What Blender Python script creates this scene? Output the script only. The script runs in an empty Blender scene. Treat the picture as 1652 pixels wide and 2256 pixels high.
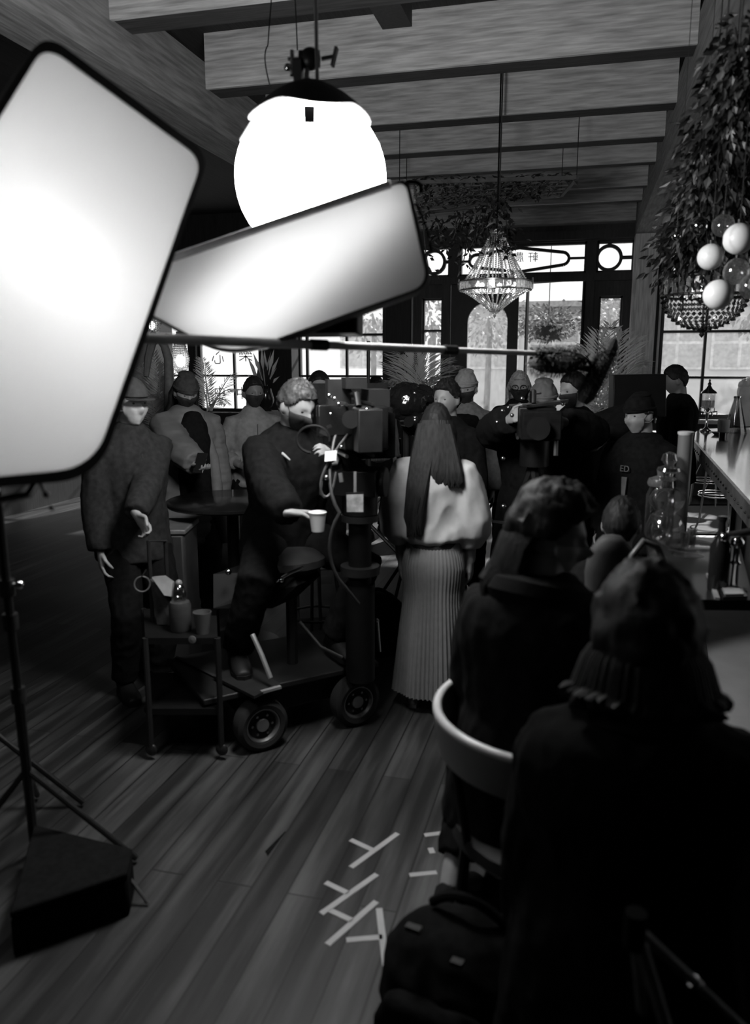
import bpy, bmesh, math, random
from mathutils import Vector, Matrix, Euler, noise
random.seed(7)
V = Vector
PI = math.pi
scene = bpy.context.scene
COL = scene.collection

# ---------------------------------------------------------------- camera
F, CX, CY, EYE = 1750.0, 826.0, 1128.0, 1.8
PITCH = math.atan(328.0 / F)
YAW = math.atan(461.0 / F * math.cos(PITCH))
FWD = V((-math.sin(YAW) * math.cos(PITCH), math.cos(YAW) * math.cos(PITCH), -math.sin(PITCH)))
RGT = V((math.cos(YAW), math.sin(YAW), 0))
UPV = RGT.cross(FWD)
CAM = V((0, 0, EYE))

def ray(px, py):
    return FWD + RGT * ((px - CX) / F) + UPV * ((CY - py) / F)
def at(px, py, d):
    return CAM + ray(px, py) * d
def onz(px, py, z):
    r = ray(px, py); return CAM + r * ((z - EYE) / r.z)
def ony(px, py, Y):
    r = ray(px, py); return CAM + r * (Y / r.y)
def onplane(px, py, p, n):
    r = ray(px, py); return CAM + r * ((p - CAM).dot(n) / r.dot(n))
def lerp(a, b, t): return a + (b - a) * t

# ---------------------------------------------------------------- materials
MATS = {}
def mat(name, g, rough=.6, metal=0, var=.25, scale=12, bump=0, emit=0, spec=.5, sheen=0, stretch=None, trans=0):
    if name in MATS: return MATS[name]
    m = bpy.data.materials.new(name); m.use_nodes = True
    nt = m.node_tree; nd = nt.nodes; b = nd['Principled BSDF']
    b.inputs['Roughness'].default_value = rough
    b.inputs['Metallic'].default_value = metal
    b.inputs['Specular IOR Level'].default_value = spec
    if trans: b.inputs['Transmission Weight'].default_value = trans
    if sheen: b.inputs['Sheen Weight'].default_value = sheen
    tc = nd.new('ShaderNodeTexCoord'); mp = nd.new('ShaderNodeMapping')
    if stretch: mp.inputs['Scale'].default_value = stretch
    nz = nd.new('ShaderNodeTexNoise'); nz.inputs['Scale'].default_value = scale; nz.inputs['Detail'].default_value = 4
    rp = nd.new('ShaderNodeValToRGB')
    lo, hi = g * (1 - var), g * (1 + var)
    rp.color_ramp.elements[0].position = .3; rp.color_ramp.elements[1].position = .7
    rp.color_ramp.elements[0].color = (lo, lo, lo, 1); rp.color_ramp.elements[1].color = (hi, hi, hi, 1)
    L = nt.links.new
    L(tc.outputs['Object'], mp.inputs['Vector']); L(mp.outputs['Vector'], nz.inputs['Vector'])
    L(nz.outputs['Fac'], rp.inputs['Fac']); L(rp.outputs['Color'], b.inputs['Base Color'])
    if bump:
        bp = nd.new('ShaderNodeBump'); bp.inputs['Strength'].default_value = bump; bp.inputs['Distance'].default_value = .01
        L(nz.outputs['Fac'], bp.inputs['Height']); L(bp.outputs['Normal'], b.inputs['Normal'])
    if emit:
        b.inputs['Emission Color'].default_value = (1, 1, 1, 1); b.inputs['Emission Strength'].default_value = emit
    MATS[name] = m
    return m

def glass_pane(name, tint, gloss=.06, rough=.02, diffuse=0.0):
    m = bpy.data.materials.new(name); m.use_nodes = True
    nt = m.node_tree; nd = nt.nodes; nd.remove(nd['Principled BSDF'])
    t = nd.new('ShaderNodeBsdfTransparent'); t.inputs['Color'].default_value = (tint, tint, tint, 1)
    g = nd.new('ShaderNodeBsdfGlossy'); g.inputs['Roughness'].default_value = rough
    mx = nd.new('ShaderNodeMixShader'); mx.inputs['Fac'].default_value = gloss
    nt.links.new(t.outputs[0], mx.inputs[1]); nt.links.new(g.outputs[0], mx.inputs[2])
    out = mx
    if diffuse:
        nz = nd.new('ShaderNodeTexNoise'); nz.inputs['Scale'].default_value = 14; nz.inputs['Detail'].default_value = 6
        tl = nd.new('ShaderNodeBsdfTranslucent'); tl.inputs['Color'].default_value = (.9, .9, .9, 1)
        mt = nd.new('ShaderNodeMath'); mt.operation = 'MULTIPLY'; mt.inputs[1].default_value = diffuse * 2
        m2 = nd.new('ShaderNodeMixShader')
        nt.links.new(nz.outputs['Fac'], mt.inputs[0]); nt.links.new(mt.outputs[0], m2.inputs['Fac'])
        nt.links.new(mx.outputs[0], m2.inputs[1]); nt.links.new(tl.outputs[0], m2.inputs[2])
        out = m2
    nt.links.new(out.outputs[0], nd['Material Output'].inputs['Surface'])
    MATS[name] = m
    return m

def translucent(name, c, refl=.35):
    m = bpy.data.materials.new(name); m.use_nodes = True
    nt = m.node_tree; nd = nt.nodes; nd.remove(nd['Principled BSDF'])
    t = nd.new('ShaderNodeBsdfTranslucent'); t.inputs['Color'].default_value = (c, c, c, 1)
    d = nd.new('ShaderNodeBsdfDiffuse'); d.inputs['Color'].default_value = (c, c, c, 1)
    mx = nd.new('ShaderNodeMixShader'); mx.inputs['Fac'].default_value = refl
    nt.links.new(t.outputs[0], mx.inputs[1]); nt.links.new(d.outputs[0], mx.inputs[2])
    nt.links.new(mx.outputs[0], nd['Material Output'].inputs['Surface'])
    MATS[name] = m
    return m

def emission(name, s):
    m = bpy.data.materials.new(name); m.use_nodes = True
    nt = m.node_tree; nd = nt.nodes; nd.remove(nd['Principled BSDF'])
    e = nd.new('ShaderNodeEmission'); e.inputs['Strength'].default_value = s
    nt.links.new(e.outputs[0], nd['Material Output'].inputs['Surface'])
    MATS[name] = m
    return m

# ---------------------------------------------------------------- mesh builder
WM = {}          # object name -> world matrix of the thing it belongs to
def axes(d, ref=None):
    d = d.normalized()
    if ref is None or abs(d.dot(ref.normalized())) > .98:
        ref = V((0, 0, 1)) if abs(d.z) < .9 else V((1, 0, 0))
    a = (ref - d * ref.dot(d)).normalized()
    return a, d.cross(a)

class MB:
    def __init__(s): s.v = []; s.f = []
    def add(s, vs, fs):
        n = len(s.v); s.v += [V(p) for p in vs]; s.f += [tuple(i + n for i in f) for f in fs]
        return s
    def loft(s, rings, cap=.6):
        """rings: (center, a_vec, b_vec) with radii baked in."""
        N = 16 if len(rings) and rings[0][1].length > .03 else 10
        R = list(rings)
        if cap:
            for end in (0, -1):
                c, a, b = R[end]; c2 = R[1][0] if end == 0 else R[-2][0]
                dr = (c - c2).normalized(); r = min(a.length, b.length)
                ex = [(c + dr * r * cap * .75, a * .7, b * .7), (c + dr * r * cap, a * .25, b * .25)]
                R = (ex[::-1] + R) if end == 0 else (R + ex)
        n0 = len(s.v)
        for c, a, b in R:
            for i in range(N):
                t = 2 * PI * i / N
                s.v.append(c + a * math.cos(t) + b * math.sin(t))
        for k in range(len(R) - 1):
            for i in range(N):
                j = (i + 1) % N
                s.f.append((n0 + k * N + i, n0 + k * N + j, n0 + (k + 1) * N + j, n0 + (k + 1) * N + i))
        s.f.append(tuple(n0 + i for i in range(N))[::-1])
        s.f.append(tuple(n0 + (len(R) - 1) * N + i for i in range(N)))
        return s
    def tube(s, pts, rad, n=8, ref=None, cap=True):
        pts = [V(p) for p in pts]; m = len(pts)
        if not isinstance(rad, (list, tuple)): rad = [rad] * m
        n0 = len(s.v); a = None
        for k, p in enumerate(pts):
            d = (pts[min(k + 1, m - 1)] - pts[max(k - 1, 0)])
            if d.length < 1e-9: d = V((0, 0, 1))
            d.normalize()
            if a is None: a, b = axes(d, ref)
            else:
                a = a - d * a.dot(d)
                a = a.normalized() if a.length > 1e-6 else axes(d)[0]
                b = d.cross(a)
            for i in range(n):
                t = 2 * PI * i / n
                s.v.append(p + a * (rad[k] * math.cos(t)) + b * (rad[k] * math.sin(t)))
        for k in range(m - 1):
            for i in range(n):
                j = (i + 1) % n
                s.f.append((n0 + k * n + i, n0 + k * n + j, n0 + (k + 1) * n + j, n0 + (k + 1) * n + i))
        if cap:
            s.f.append(tuple(n0 + i for i in range(n))[::-1])
            s.f.append(tuple(n0 + (m - 1) * n + i for i in range(n)))
        return s
    def ball(s, c, r, sc=(1, 1, 1), R=None, nu=16, nv=10, fn=None):
        c = V(c); n0 = len(s.v)
        for j in range(nv + 1):
            ph = PI * j / nv
            for i in range(nu):
                th = 2 * PI * i / nu
                u = V((math.sin(ph) * math.cos(th), math.sin(ph) * math.sin(th), math.cos(ph)))
                p = fn(u) if fn else V((u.x * sc[0], u.y * sc[1], u.z * sc[2])) * r
                if R is not None: p = R @ p
                s.v.append(c + p)
        for j in range(nv):
            for i in range(nu):
                k = (i + 1) % nu
                s.f.append((n0 + j * nu + i, n0 + (j + 1) * nu + i, n0 + (j + 1) * nu + k, n0 + j * nu + k))
        return s
    def box(s, c, size, R=None):
        c = V(c); hx, hy, hz = size[0] / 2, size[1] / 2, size[2] / 2
        vs = []
        for x in (-hx, hx):
            for y in (-hy, hy):
                for z in (-hz, hz):
                    p = V((x, y, z))
                    vs.append(c + (R @ p if R is not None else p))
        return s.add(vs, [(0, 1, 3, 2), (4, 6, 7, 5), (0, 4, 5, 1), (2, 3, 7, 6), (0, 2, 6, 4), (1, 5, 7, 3)])
    def bar(s, p, q, w, h, ref=None):
        """rectangular bar from p to q"""
        p, q = V(p), V(q); a, b = axes(q - p, ref)
        vs = [x + a * (i * h / 2) + b * (j * w / 2) for x in (p, q) for i, j in ((-1, -1), (1, -1), (1, 1), (-1, 1))]
        return s.add(vs, [(3, 2, 1, 0), (4, 5, 6, 7), (0, 1, 5, 4), (1, 2, 6, 5), (2, 3, 7, 6), (3, 0, 4, 7)])
    def lathe(s, prof, c=(0, 0, 0), n=20, R=None):
        c = V(c); n0 = len(s.v); m = len(prof)
        for r, z in prof:
            for i in range(n):
                t = 2 * PI * i / n
                p = V((r * math.cos(t), r * math.sin(t), z))
                s.v.append(c + (R @ p if R is not None else p))
        for k in range(m - 1):
            for i in range(n):
                j = (i + 1) % n
                s.f.append((n0 + k * n + i, n0 + k * n + j, n0 + (k + 1) * n + j, n0 + (k + 1) * n + i))
        s.f.append(tuple(n0 + i for i in range(n))[::-1])
        s.f.append(tuple(n0 + (m - 1) * n + i for i in range(n)))
        return s
    def prism(s, poly, off):
        n = len(poly); off = V(off)
        vs = [V(p) for p in poly] + [V(p) + off for p in poly]
        fs = [tuple(range(n)), tuple(range(2 * n - 1, n - 1, -1))] + [(i, i + n, (i + 1) % n + n, (i + 1) % n) for i in range(n)]
        return s.add(vs, fs)
    def leaf(s, p, d, nrm, L, W, bend=.15):
        p = V(p); d = d.normalized(); t = d.cross(nrm)
        t = t.normalized() if t.length > 1e-6 else axes(d)[0]
        nn = t.cross(d)
        m = p + d * L * .45 - nn * L * bend * .3
        e = p + d * L - nn * L * bend
        return s.add([p, m + t * W * .5 + nn * W * .12, e, m - t * W * .5 + nn * W * .12, m], [(0, 4, 1), (4, 2, 1), (0, 3, 4), (3, 2, 4)])
    def build(s, name, m=None, parent=None, smooth=True, remesh=0, smit=2, wrinkle=None, bevel=0, angle=True, kind=None):
        me = bpy.data.meshes.new(name)
        Mi = WM[parent.name].inverted() if parent is not None else Matrix.Identity(4)
        me.from_pydata([tuple(Mi @ p) for p in s.v], [], s.f); me.update()
        o = bpy.data.objects.new(name, me); COL.objects.link(o)
        if m: me.materials.append(m)
        bm = bmesh.new(); bm.from_mesh(me)
        bmesh.ops.recalc_face_normals(bm, faces=bm.faces); bm.to_mesh(me); bm.free()
        if remesh:
            md = o.modifiers.new('r', 'REMESH'); md.mode = 'VOXEL'; md.voxel_size = remesh
            if smit:
                sm = o.modifiers.new('s', 'SMOOTH'); sm.iterations = smit; sm.factor = .5
            dg = bpy.context.evaluated_depsgraph_get()
            me2 = bpy.data.meshes.new_from_object(o.evaluated_get(dg))
            o.modifiers.clear(); o.data = me2; bpy.data.meshes.remove(me); me = me2; me.name = name
            if m and not me.materials: me.materials.append(m)
            if wrinkle:
                amp, fr, st = wrinkle
                me.update()
                co = [v.co.copy() for v in me.vertices]; no = [v.normal.copy() for v in me.vertices]
                for v, c, n in zip(me.vertices, co, no):
                    q = V((c.x * fr, c.y * fr, c.z * fr * st))
                    w = noise.noise(q) * .6 + (1 - abs(noise.noise(q * 1.9 + V((3, 1, 7)))) * 2.4) * .45 + noise.noise(q * 4.1) * .15
                    v.co = c + n * (amp * w)
        if smooth:
            me.shade_smooth() if remesh or not angle else None
            if not remesh and angle:
                try: me.set_sharp_from_angle(angle=math.radians(40))
                except Exception: pass
                for p in me.polygons: p.use_smooth = True
        if bevel:
            bv = o.modifiers.new('bevel', 'BEVEL'); bv.width = bevel; bv.segments = 2; bv.limit_method = 'ANGLE'
        if parent is not None:
            o.parent = parent; WM[o.name] = WM[parent.name]
        else:
            WM[o.name] = Matrix.Identity(4)
        if kind: o['kind'] = kind
        return o

def recentre(o):
    """put a top-level mesh's origin at the centre of its base"""
    me = o.data; xs = [v.co for v in me.vertices]
    if not xs: return o
    lo = V([min(c[i] for c in xs) for i in range(3)]); hi = V([max(c[i] for c in xs) for i in range(3)])
    c = V(((lo.x + hi.x) / 2, (lo.y + hi.y) / 2, lo.z))
    me.transform(Matrix.Translation(-c)); o.location = c; WM[o.name] = Matrix.Translation(c)
    return o
def tag(o, label, cat, group=None, kind=None):
    o['label'] = label; o['category'] = cat
    if group: o['group'] = group
    if kind: o['kind'] = kind
    if o.type == 'MESH' and o.parent is None: recentre(o)
    return o
def thing(name, label, cat, loc=(0, 0, 0), rz=0, group=None):
    o = bpy.data.objects.new(name, None); COL.objects.link(o)
    o.empty_display_size = .1
    o.location = loc; o.rotation_euler = (0, 0, rz)
    WM[o.name] = Matrix.Translation(V(loc)) @ Matrix.Rotation(rz, 4, 'Z')
    o['label'] = label; o['category'] = cat
    if group: o['group'] = group
    return o
def struct(o):
    o['kind'] = 'structure'; return o
def dup(root, loc, rz=0, label=None):
    r = root.copy(); COL.objects.link(r); r.location = loc; r.rotation_euler = (0, 0, rz)
    if label: r['label'] = label
    WM[r.name] = Matrix.Translation(V(loc)) @ Matrix.Rotation(rz, 4, 'Z')
    for ch in list(root.children):
        c = ch.copy(); COL.objects.link(c); c.parent = r; WM[c.name] = WM[r.name]
        for g in list(ch.children):
            d = g.copy(); COL.objects.link(d); d.parent = c; WM[d.name] = WM[r.name]
    return r
def bez(a, b, c, n=8):
    a, b, c = V(a), V(b), V(c)
    return [a * (1 - t) ** 2 + b * 2 * t * (1 - t) + c * t * t for t in [i / n for i in range(n + 1)]]
def text_mesh(s, name, size, M, m, parent=None, depth=.004):
    cu = bpy.data.curves.new(name, 'FONT'); cu.body = s; cu.size = size; cu.extrude = depth / 2
    cu.align_x = 'CENTER'; cu.align_y = 'CENTER'
    o = bpy.data.objects.new(name, cu); COL.objects.link(o)
    dg = bpy.context.evaluated_depsgraph_get()
    me = bpy.data.meshes.new_from_object(o.evaluated_get(dg))
    bpy.data.objects.remove(o); bpy.data.curves.remove(cu)
    Mi = WM[parent.name].inverted() if parent is not None else Matrix.Identity(4)
    me.transform(Mi @ M); me.materials.clear(); me.materials.append(m)
    o = bpy.data.objects.new(name, me); COL.objects.link(o)
    if parent is not None: o.parent = parent; WM[o.name] = WM[parent.name]
    return o
# ---------------------------------------------------------------- people
def headpt(u):
    x, y, z = u.x * .076, u.y * .096, u.z * .118
    if u.z < 0:
        t = -u.z
        x *= 1 - .30 * t ** 1.6
        if u.y > 0: y *= 1 - .45 * t
        else: y *= 1 - .12 * t
    f = max(0.0, -u.y)
    g = lambda cx, cz, sx, sz: math.exp(-((u.x - cx) / sx) ** 2 - ((u.z - cz) / sz) ** 2) * (1 if u.y < 0 else 0)
    y -= .024 * g(0, -.20, .13, .15) + .012 * g(0, -.02, .09, .2)      # nose
    y += .010 * (g(.36, .06, .17, .12) + g(-.36, .06, .17, .12))        # sockets
    y -= .006 * g(0, .24, .55, .10)                                     # brow
    y -= .006 * (g(0, -.50, .2, .05) + g(0, -.62, .2, .05))             # lips
    y -= .012 * g(0, -.86, .35, .16)                                    # chin
    y -= .004 * (g(.5, -.22, .2, .2) + g(-.5, -.22, .2, .2))            # cheeks
    return V((x, y, z))

def shell(mb, c, R, s, cond, kout, kin=.80, amp=0, fr=20, seed=0):
    """closed cap that follows the head: cond(u)->0..1 says where it stands proud"""
    def fn(u):
        k = cond(u)
        p = headpt(u)
        kk = kin + (kout - kin) * k
        q = p * kk * s
        if amp and k > .05:
            n = noise.noise(u * fr * .3 + V((seed, 0, 0))) + .5 * noise.noise(u * fr + V((0, seed, 0)))
            q += u * amp * n * s * k
        return q
    mb.ball(c, 1, R=R, nu=56, nv=40, fn=fn)

def step(x, a, b):
    t = max(0, min(1, (x - a) / (b - a))); return t * t * (3 - 2 * t)

def ik(a, c, l1, l2, pole):
    d = c - a; L = d.length
    if L > (l1 + l2) * .995:
        c = a + d.normalized() * (l1 + l2) * .995; d = c - a; L = d.length
    x = (l1 * l1 - l2 * l2 + L * L) / (2 * L)
    h = math.sqrt(max(0, l1 * l1 - x * x))
    dn = d.normalized(); p = pole - dn * pole.dot(dn)
    p = p.normalized() if p.length > 1e-6 else axes(dn)[0]
    return a + dn * x + p * h, c

def hand_geo(mb, w, d, n, s, side, curl=.5, thumb=.6, spread=.10):
    """w wrist, d finger direction, n palm normal (fingers close towards n), side = +-1 thumb side along t"""
    d = d.normalized(); n = (n - d * n.dot(d)).normalized(); t = d.cross(n) * side
    mb.loft([(w - d * .02 * s, t * .026 * s, n * .019 * s), (w + d * .02 * s, t * .031 * s, n * .018 * s),
             (w + d * .055 * s, t * .041 * s, n * .016 * s), (w + d * .092 * s, t * .041 * s, n * .013 * s)], cap=.5)
    for i, (off, ln) in enumerate(((.033, .072), (.0115, .082), (-.0115, .076), (-.033, .060))):
        p = w + (d * .088 + t * off) * s
        dd = (d + t * spread * off / .033).normalized()
        pts = [p]; ang = curl * .55
        for k, fr in enumerate((.46, .31, .23)):
            a = ang * (1 + .1 * i)
            v = dd * math.cos(a) + n * math.sin(a)
            p = p + v * ln * fr * s * 1.05; pts.append(p); ang += curl * .95
        mb.tube(pts, [.0095 * s, .009 * s, .0083 * s, .0065 * s], n=8)
        mb.ball(pts[-1], .0066 * s, nu=8, nv=6)
    p = w + (d * .028 + t * .030 + n * .006) * s
    v1 = (d * .62 + t * .75 + n * .25 * thumb).normalized(); v2 = (d * .9 + t * .15 + n * thumb).normalized()
    q = p + v1 * .042 * s; r = q + v2 * .032 * s; e = r + (v2 + n * .3 * thumb).normalized() * .024 * s
    mb.tube([p - v1 * .012 * s, p, q, r, e], [.013 * s, .0135 * s, .0108 * s, .0098 * s, .0075 * s], n=8)
    mb.ball(e, .0076 * s, nu=8, nv=6)

SKIN = mat('skin', .30, .5, var=.08, scale=30)
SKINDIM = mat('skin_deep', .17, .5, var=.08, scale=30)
EYE_M = mat('eye_dark', .02, .2)
BLACK = mat('black_cloth', .009, .92, var=.3, scale=40, spec=.08)
CHAR = mat('charcoal_cloth', .022, .9, var=.3, scale=40, spec=.15)
DGREY = mat('dark_grey_cloth', .045, .9, var=.25, scale=40, spec=.2)
MGREY = mat('mid_grey_cloth', .15, .8, var=.2, scale=40)
LGREY = mat('light_grey_cloth', .30, .75, var=.15, scale=30)
WHITEC = mat('off_white_cloth', .48, .7, var=.08, scale=24)
HAIRD = mat('dark_hair', .014, .6, var=.5, scale=6, bump=.25, spec=.2, stretch=(14, 14, 1.2))
HAIRM = mat('brown_hair', .05, .55, var=.5, scale=60, bump=.4)
HAIRL = mat('fair_hair', .28, .5, var=.4, scale=60, bump=.4)
MASKB = mat('black_mask_cloth', .02, .8, var=.2, scale=60)
MASKW = mat('pale_mask_cloth', .50, .8, var=.06, scale=60)
SHOE = mat('dark_shoe', .012, .5, spec=.3)
SOLE = mat('pale_sole', .30, .6)
TOPS = {}
LASTP = {}

def person(label, px, py, d, ang=0, H=None, sit=False, z0=0.0, lean=0, side=0, head=(0, 0, 0), ha=None, hb=None, pa=None, pb=None,
           na=None, nb=None, da=None, db=None, ca=.5, cb=.5, fa=None, fb=None, kpa=None, kpb=None, sw=1.0, bulk=1.0, skin=None,
           top=('jacket', BLACK, .03, -.10), bottom=('trousers', BLACK, .018), hair=('short', HAIRD), hat=None, mask=None,
           shoe=SHOE, wr=(.010, 9, .7), sleeve=1.0, collar=True, eyes=True, group=None, beard=None, bvox=.0075, feet=True, sink=0, puff=1.0, cuff=.01):
    skin = skin or SKIN
    T = at(px, py, d)
    base_top = 1.75
    lr = math.radians(lean); sr = math.radians(side)
    Rt = Matrix.Rotation(lr, 3, 'X') @ Matrix.Rotation(sr, 3, 'Y')
    hp, hy, hr = [math.radians(a) for a in head]
    Rh = Matrix.Rotation(hy, 3, 'Z') @ Matrix.Rotation(hp, 3, 'X') @ Matrix.Rotation(hr, 3, 'Y')
    def spine(z): return Rt @ V((0, 0, z))
    hc0 = spine(.56) + V((0, -.012, .0)) + (Matrix.Rotation(hp * .5 + lr * .6, 3, 'X') @ V((0, -.012, .122)))
    topz = .95 + hc0.z + .118
    if H is None and not sit:
        s = (T.z - z0) / topz; drop = 0
    else:
        s = (H or 1.72) / base_top
        drop = topz * s - (T.z - z0)
    rz = math.atan2(-T.x, T.y) + math.radians(ang)
    P = V((0, 0, .95 * s - drop))
    hc = P + hc0 * s
    Rz = Matrix.Rotation(rz, 3, 'Z')
    base = V((T.x, T.y, 0)) - Rz @ V((hc.x, hc.y, 0)); base.z = z0 - sink
    root = thing('person', label, 'person', base, rz, group)
    M = WM[root.name]; Mi = M.inverted()
    L = lambda q: (Mi @ q[1]) if isinstance(q, tuple) and q[0] == 'w' else (V(q) if q is not None else None)
    # joints
    J = {}
    for k, sg in (('a', -1), ('b', 1)):
        sh = P + Rt @ V((sg * .160 * sw, .005, .445)) * s
        tgt = L(ha if k == 'a' else hb)
        if tgt is None: tgt = sh + V((sg * .06, -.06, -.535)) * s
        pole = (pa if k == 'a' else pb) or V((sg * .5, .8, -.3))
        el, w = ik(sh, tgt, .285 * s, .255 * s, V(pole))
        hip = P + V((sg * .088, 0, -.03)) * s
        ft = L(fa if k == 'a' else fb)
        if ft is None:
            ft = V((sg * .11, -.36 * s, .09)) if sit else V((sg * .10, .0, .09 * s))
        kn, an = ik(hip, ft, .44 * s, .43 * s, V((kpa if k == 'a' else kpb) or (sg * .15, -1, .15)))
        J[k] = (sh, el, w, hip, kn, an)
    RX, RY = Rt @ V((1, 0, 0)), Rt @ V((0, 1, 0))
    def torso(e, lo, hi, k=1.0):
        prof = [(-.09, .10, .09, 0), (-.02, .165, .115, .01), (.06, .158, .11, .005), (.15, .137, .1, -.005), (.25, .150, .108, -.005),
                (.34, .168, .115, 0), (.42, .172, .108, .005), (.475, .145, .088, .01), (.515, .085, .068, .01), (.55, .055, .058, .005), (.63, .052, .056, -.005)]
        out = []
        for z, a, b, y in prof:
            if z < lo - .001 or z > hi + .001: continue
            a2 = a * (sw if z > .2 else 1) * bulk + e * k; b2 = b * bulk + e * k
            out.append((P + (spine(z) + Rt @ V((0, y, 0))) * s, RX * a2 * s, RY * b2 * s))
        return out
    b = MB()
    b.loft(torso(0, -.09, .63), cap=.4)
    for k, sg in (('a', -1), ('b', 1)):
        sh, el, w, hip, kn, an = J[k]
        b.tube([sh - (sh - P).normalized() * .03, sh, lerp(sh, el, .5), el, lerp(el, w, .35), w], [.05 * s, .056 * s, .048 * s, .040 * s, .041 * s, .028 * s], n=12)
        b.tube([hip, lerp(hip, kn, .45), kn, lerp(kn, an, .35), an], [.086 * s, .074 * s, .056 * s, .056 * s, .037 * s], n=12)
        fd = V((sg * .1, -1, 0)).normalized()
        b.loft([(an + V((0, .045, -.045)) * s, V((.03, 0, 0)) * s, V((0, 0, .035)) * s), (an + V((0, .0, -.035)) * s, V((.034, 0, 0)) * s, V((0, 0, .045)) * s),
                (an + fd * .10 * s + V((0, 0, -.062)) * s, V((.042, 0, 0)) * s, V((0, 0, .022)) * s), (an + fd * .165 * s + V((0, 0, -.07)) * s, V((.036, 0, 0)) * s, V((0, 0, .014)) * s)])
        dd = L(da if k == 'a' else db)
        hd = (w - el).normalized() if dd is None else V(dd)
        nn = na if k == 'a' else nb
        nn = V(nn) if nn is not None else V((-sg, -.2, 0))
        if abs(nn.normalized().dot(hd.normalized())) > .93: nn = nn + V((0, .6, .6))
        tside = hd.cross(nn)
        want = V((0, -1, .4))
        sd = 1 if tside.dot(want) > 0 else -1
        hand_geo(b, w, hd, nn, s, sd, ca if k == 'a' else cb)
    b.ball(hc, 1, R=Rh, nu=36, nv=28, fn=lambda u: headpt(u) * s)
    for sg in (-1, 1):
        b.ball(hc + Rh @ V((sg * .077, .008, -.008)) * s, .03 * s, (.35, .65, 1.05), R=Rh, nu=12, nv=8)
    def loc(mb):           # local -> world verts so build() can bring them back
        mb.v = [M @ p for p in mb.v]; return mb
    loc(b).build('body', skin, root, remesh=bvox, smit=1)
    if eyes:
        for sg in (-1, 1):
            e = MB(); e.ball(hc + Rh @ (headpt(V((sg * .37, -.92, .06)).normalized()) * .97) * s, .0105 * s, (1.2, .7, .8), R=Rh, nu=10, nv=8)
            loc(e).build('eye', EYE_M, root)
    # clothes
    nm, m, e, hem = top[:4]
    c = MB()
    rg = torso(e, max(hem, -.02), .515)
    if hem < -.03:
        k = (hem + .02) / -.3
        rg = [(P + spine(hem) * s, RX * (.165 * bulk + e + .03 * k) * s, RY * (.12 * bulk + e + .03 * k) * s),
              (P + spine(hem * .5) * s, RX * (.165 * bulk + e + .015 * k) * s, RY * (.118 * bulk + e + .015 * k) * s)] + rg
    if collar: rg.append((P + (spine(.56) + Rt @ V((0, 0, 0))) * s, RX * (.062 + e * .5) * s, RY * (.066 + e * .5) * s))
    c.loft(rg, cap=.25)
    for k in 'ab':
        sh, el, w, hip, kn, an = J[k]
        we = lerp(el, w, min(1, sleeve)); r = e * .8
        c.tube([sh - (sh - (P + spine(.45) * s)) * .35, sh, lerp(sh, el, .5), el, lerp(el, we, .5), we], [(.050 + r * .7) * s, (.056 + r * .8) * s * (1 + (puff - 1) * .25), (.052 + r) * s * (1 + (puff - 1) * .7), (.047 + r) * s * puff, (.044 + r) * s * puff, (.036 + r * .8) * s], n=12)
    loc(c).build(nm, m, root, remesh=.012, smit=3, wrinkle=wr)
    if bottom:
        nm, m, e = bottom
        c = MB(); c.loft(torso(e, -.09, .06), cap=.3)
        for k in 'ab':
            sh, el, w, hip, kn, an = J[k]
            c.tube([hip + (0, 0, .03) if False else hip, lerp(hip, kn, .45), kn, lerp(kn, an, .4), an + (kn - an).normalized() * cuff],
                   [(.088 + e) * s, (.080 + e) * s, (.064 + e) * s, (.060 + e) * s, (.052 + e) * s], n=12)
        loc(c).build(nm, m, root, remesh=.013, smit=3, wrinkle=(wr[0], 8, .8) if wr else None)
    if feet and shoe:
        for k, sg in (('a', -1), ('b', 1)):
            an = J[k][5]; fd = V((sg * .12, -1, 0)).normalized(); sx = fd.cross(V((0, 0, 1)))
            c = MB()
            c.loft([(an - fd * .075 * s + V((0, 0, -.05)) * s, sx * .030 * s, V((0, 0, .036)) * s), (an - fd * .03 * s + V((0, 0, -.025)) * s, sx * .044 * s, V((0, 0, .062)) * s),
                    (an + fd * .06 * s + V((0, 0, -.045)) * s, sx * .046 * s, V((0, 0, .045)) * s), (an + fd * .135 * s + V((0, 0, -.058)) * s, sx * .05 * s, V((0, 0, .032)) * s),
                    (an + fd * .19 * s + V((0, 0, -.066)) * s, sx * .038 * s, V((0, 0, .022)) * s)], cap=.5)
            sh_o = loc(c).build('shoe', shoe, root)
            c = MB()
            pts = [an + fd * a * s + sx * w_ * s + V((0, 0, -.088)) * s for a, w_ in ((-.09, .02), (-.03, .043), (.06, .047), (.14, .052), (.2, .034), (.215, 0), (.2, -.034), (.14, -.052), (.06, -.047), (-.03, -.043), (-.09, -.02))]
            c.prism(pts, V((0, 0, .022)) * s)
            loc(c).build('sole', SOLE if shoe is not SHOE else SHOE, sh_o)
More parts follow.
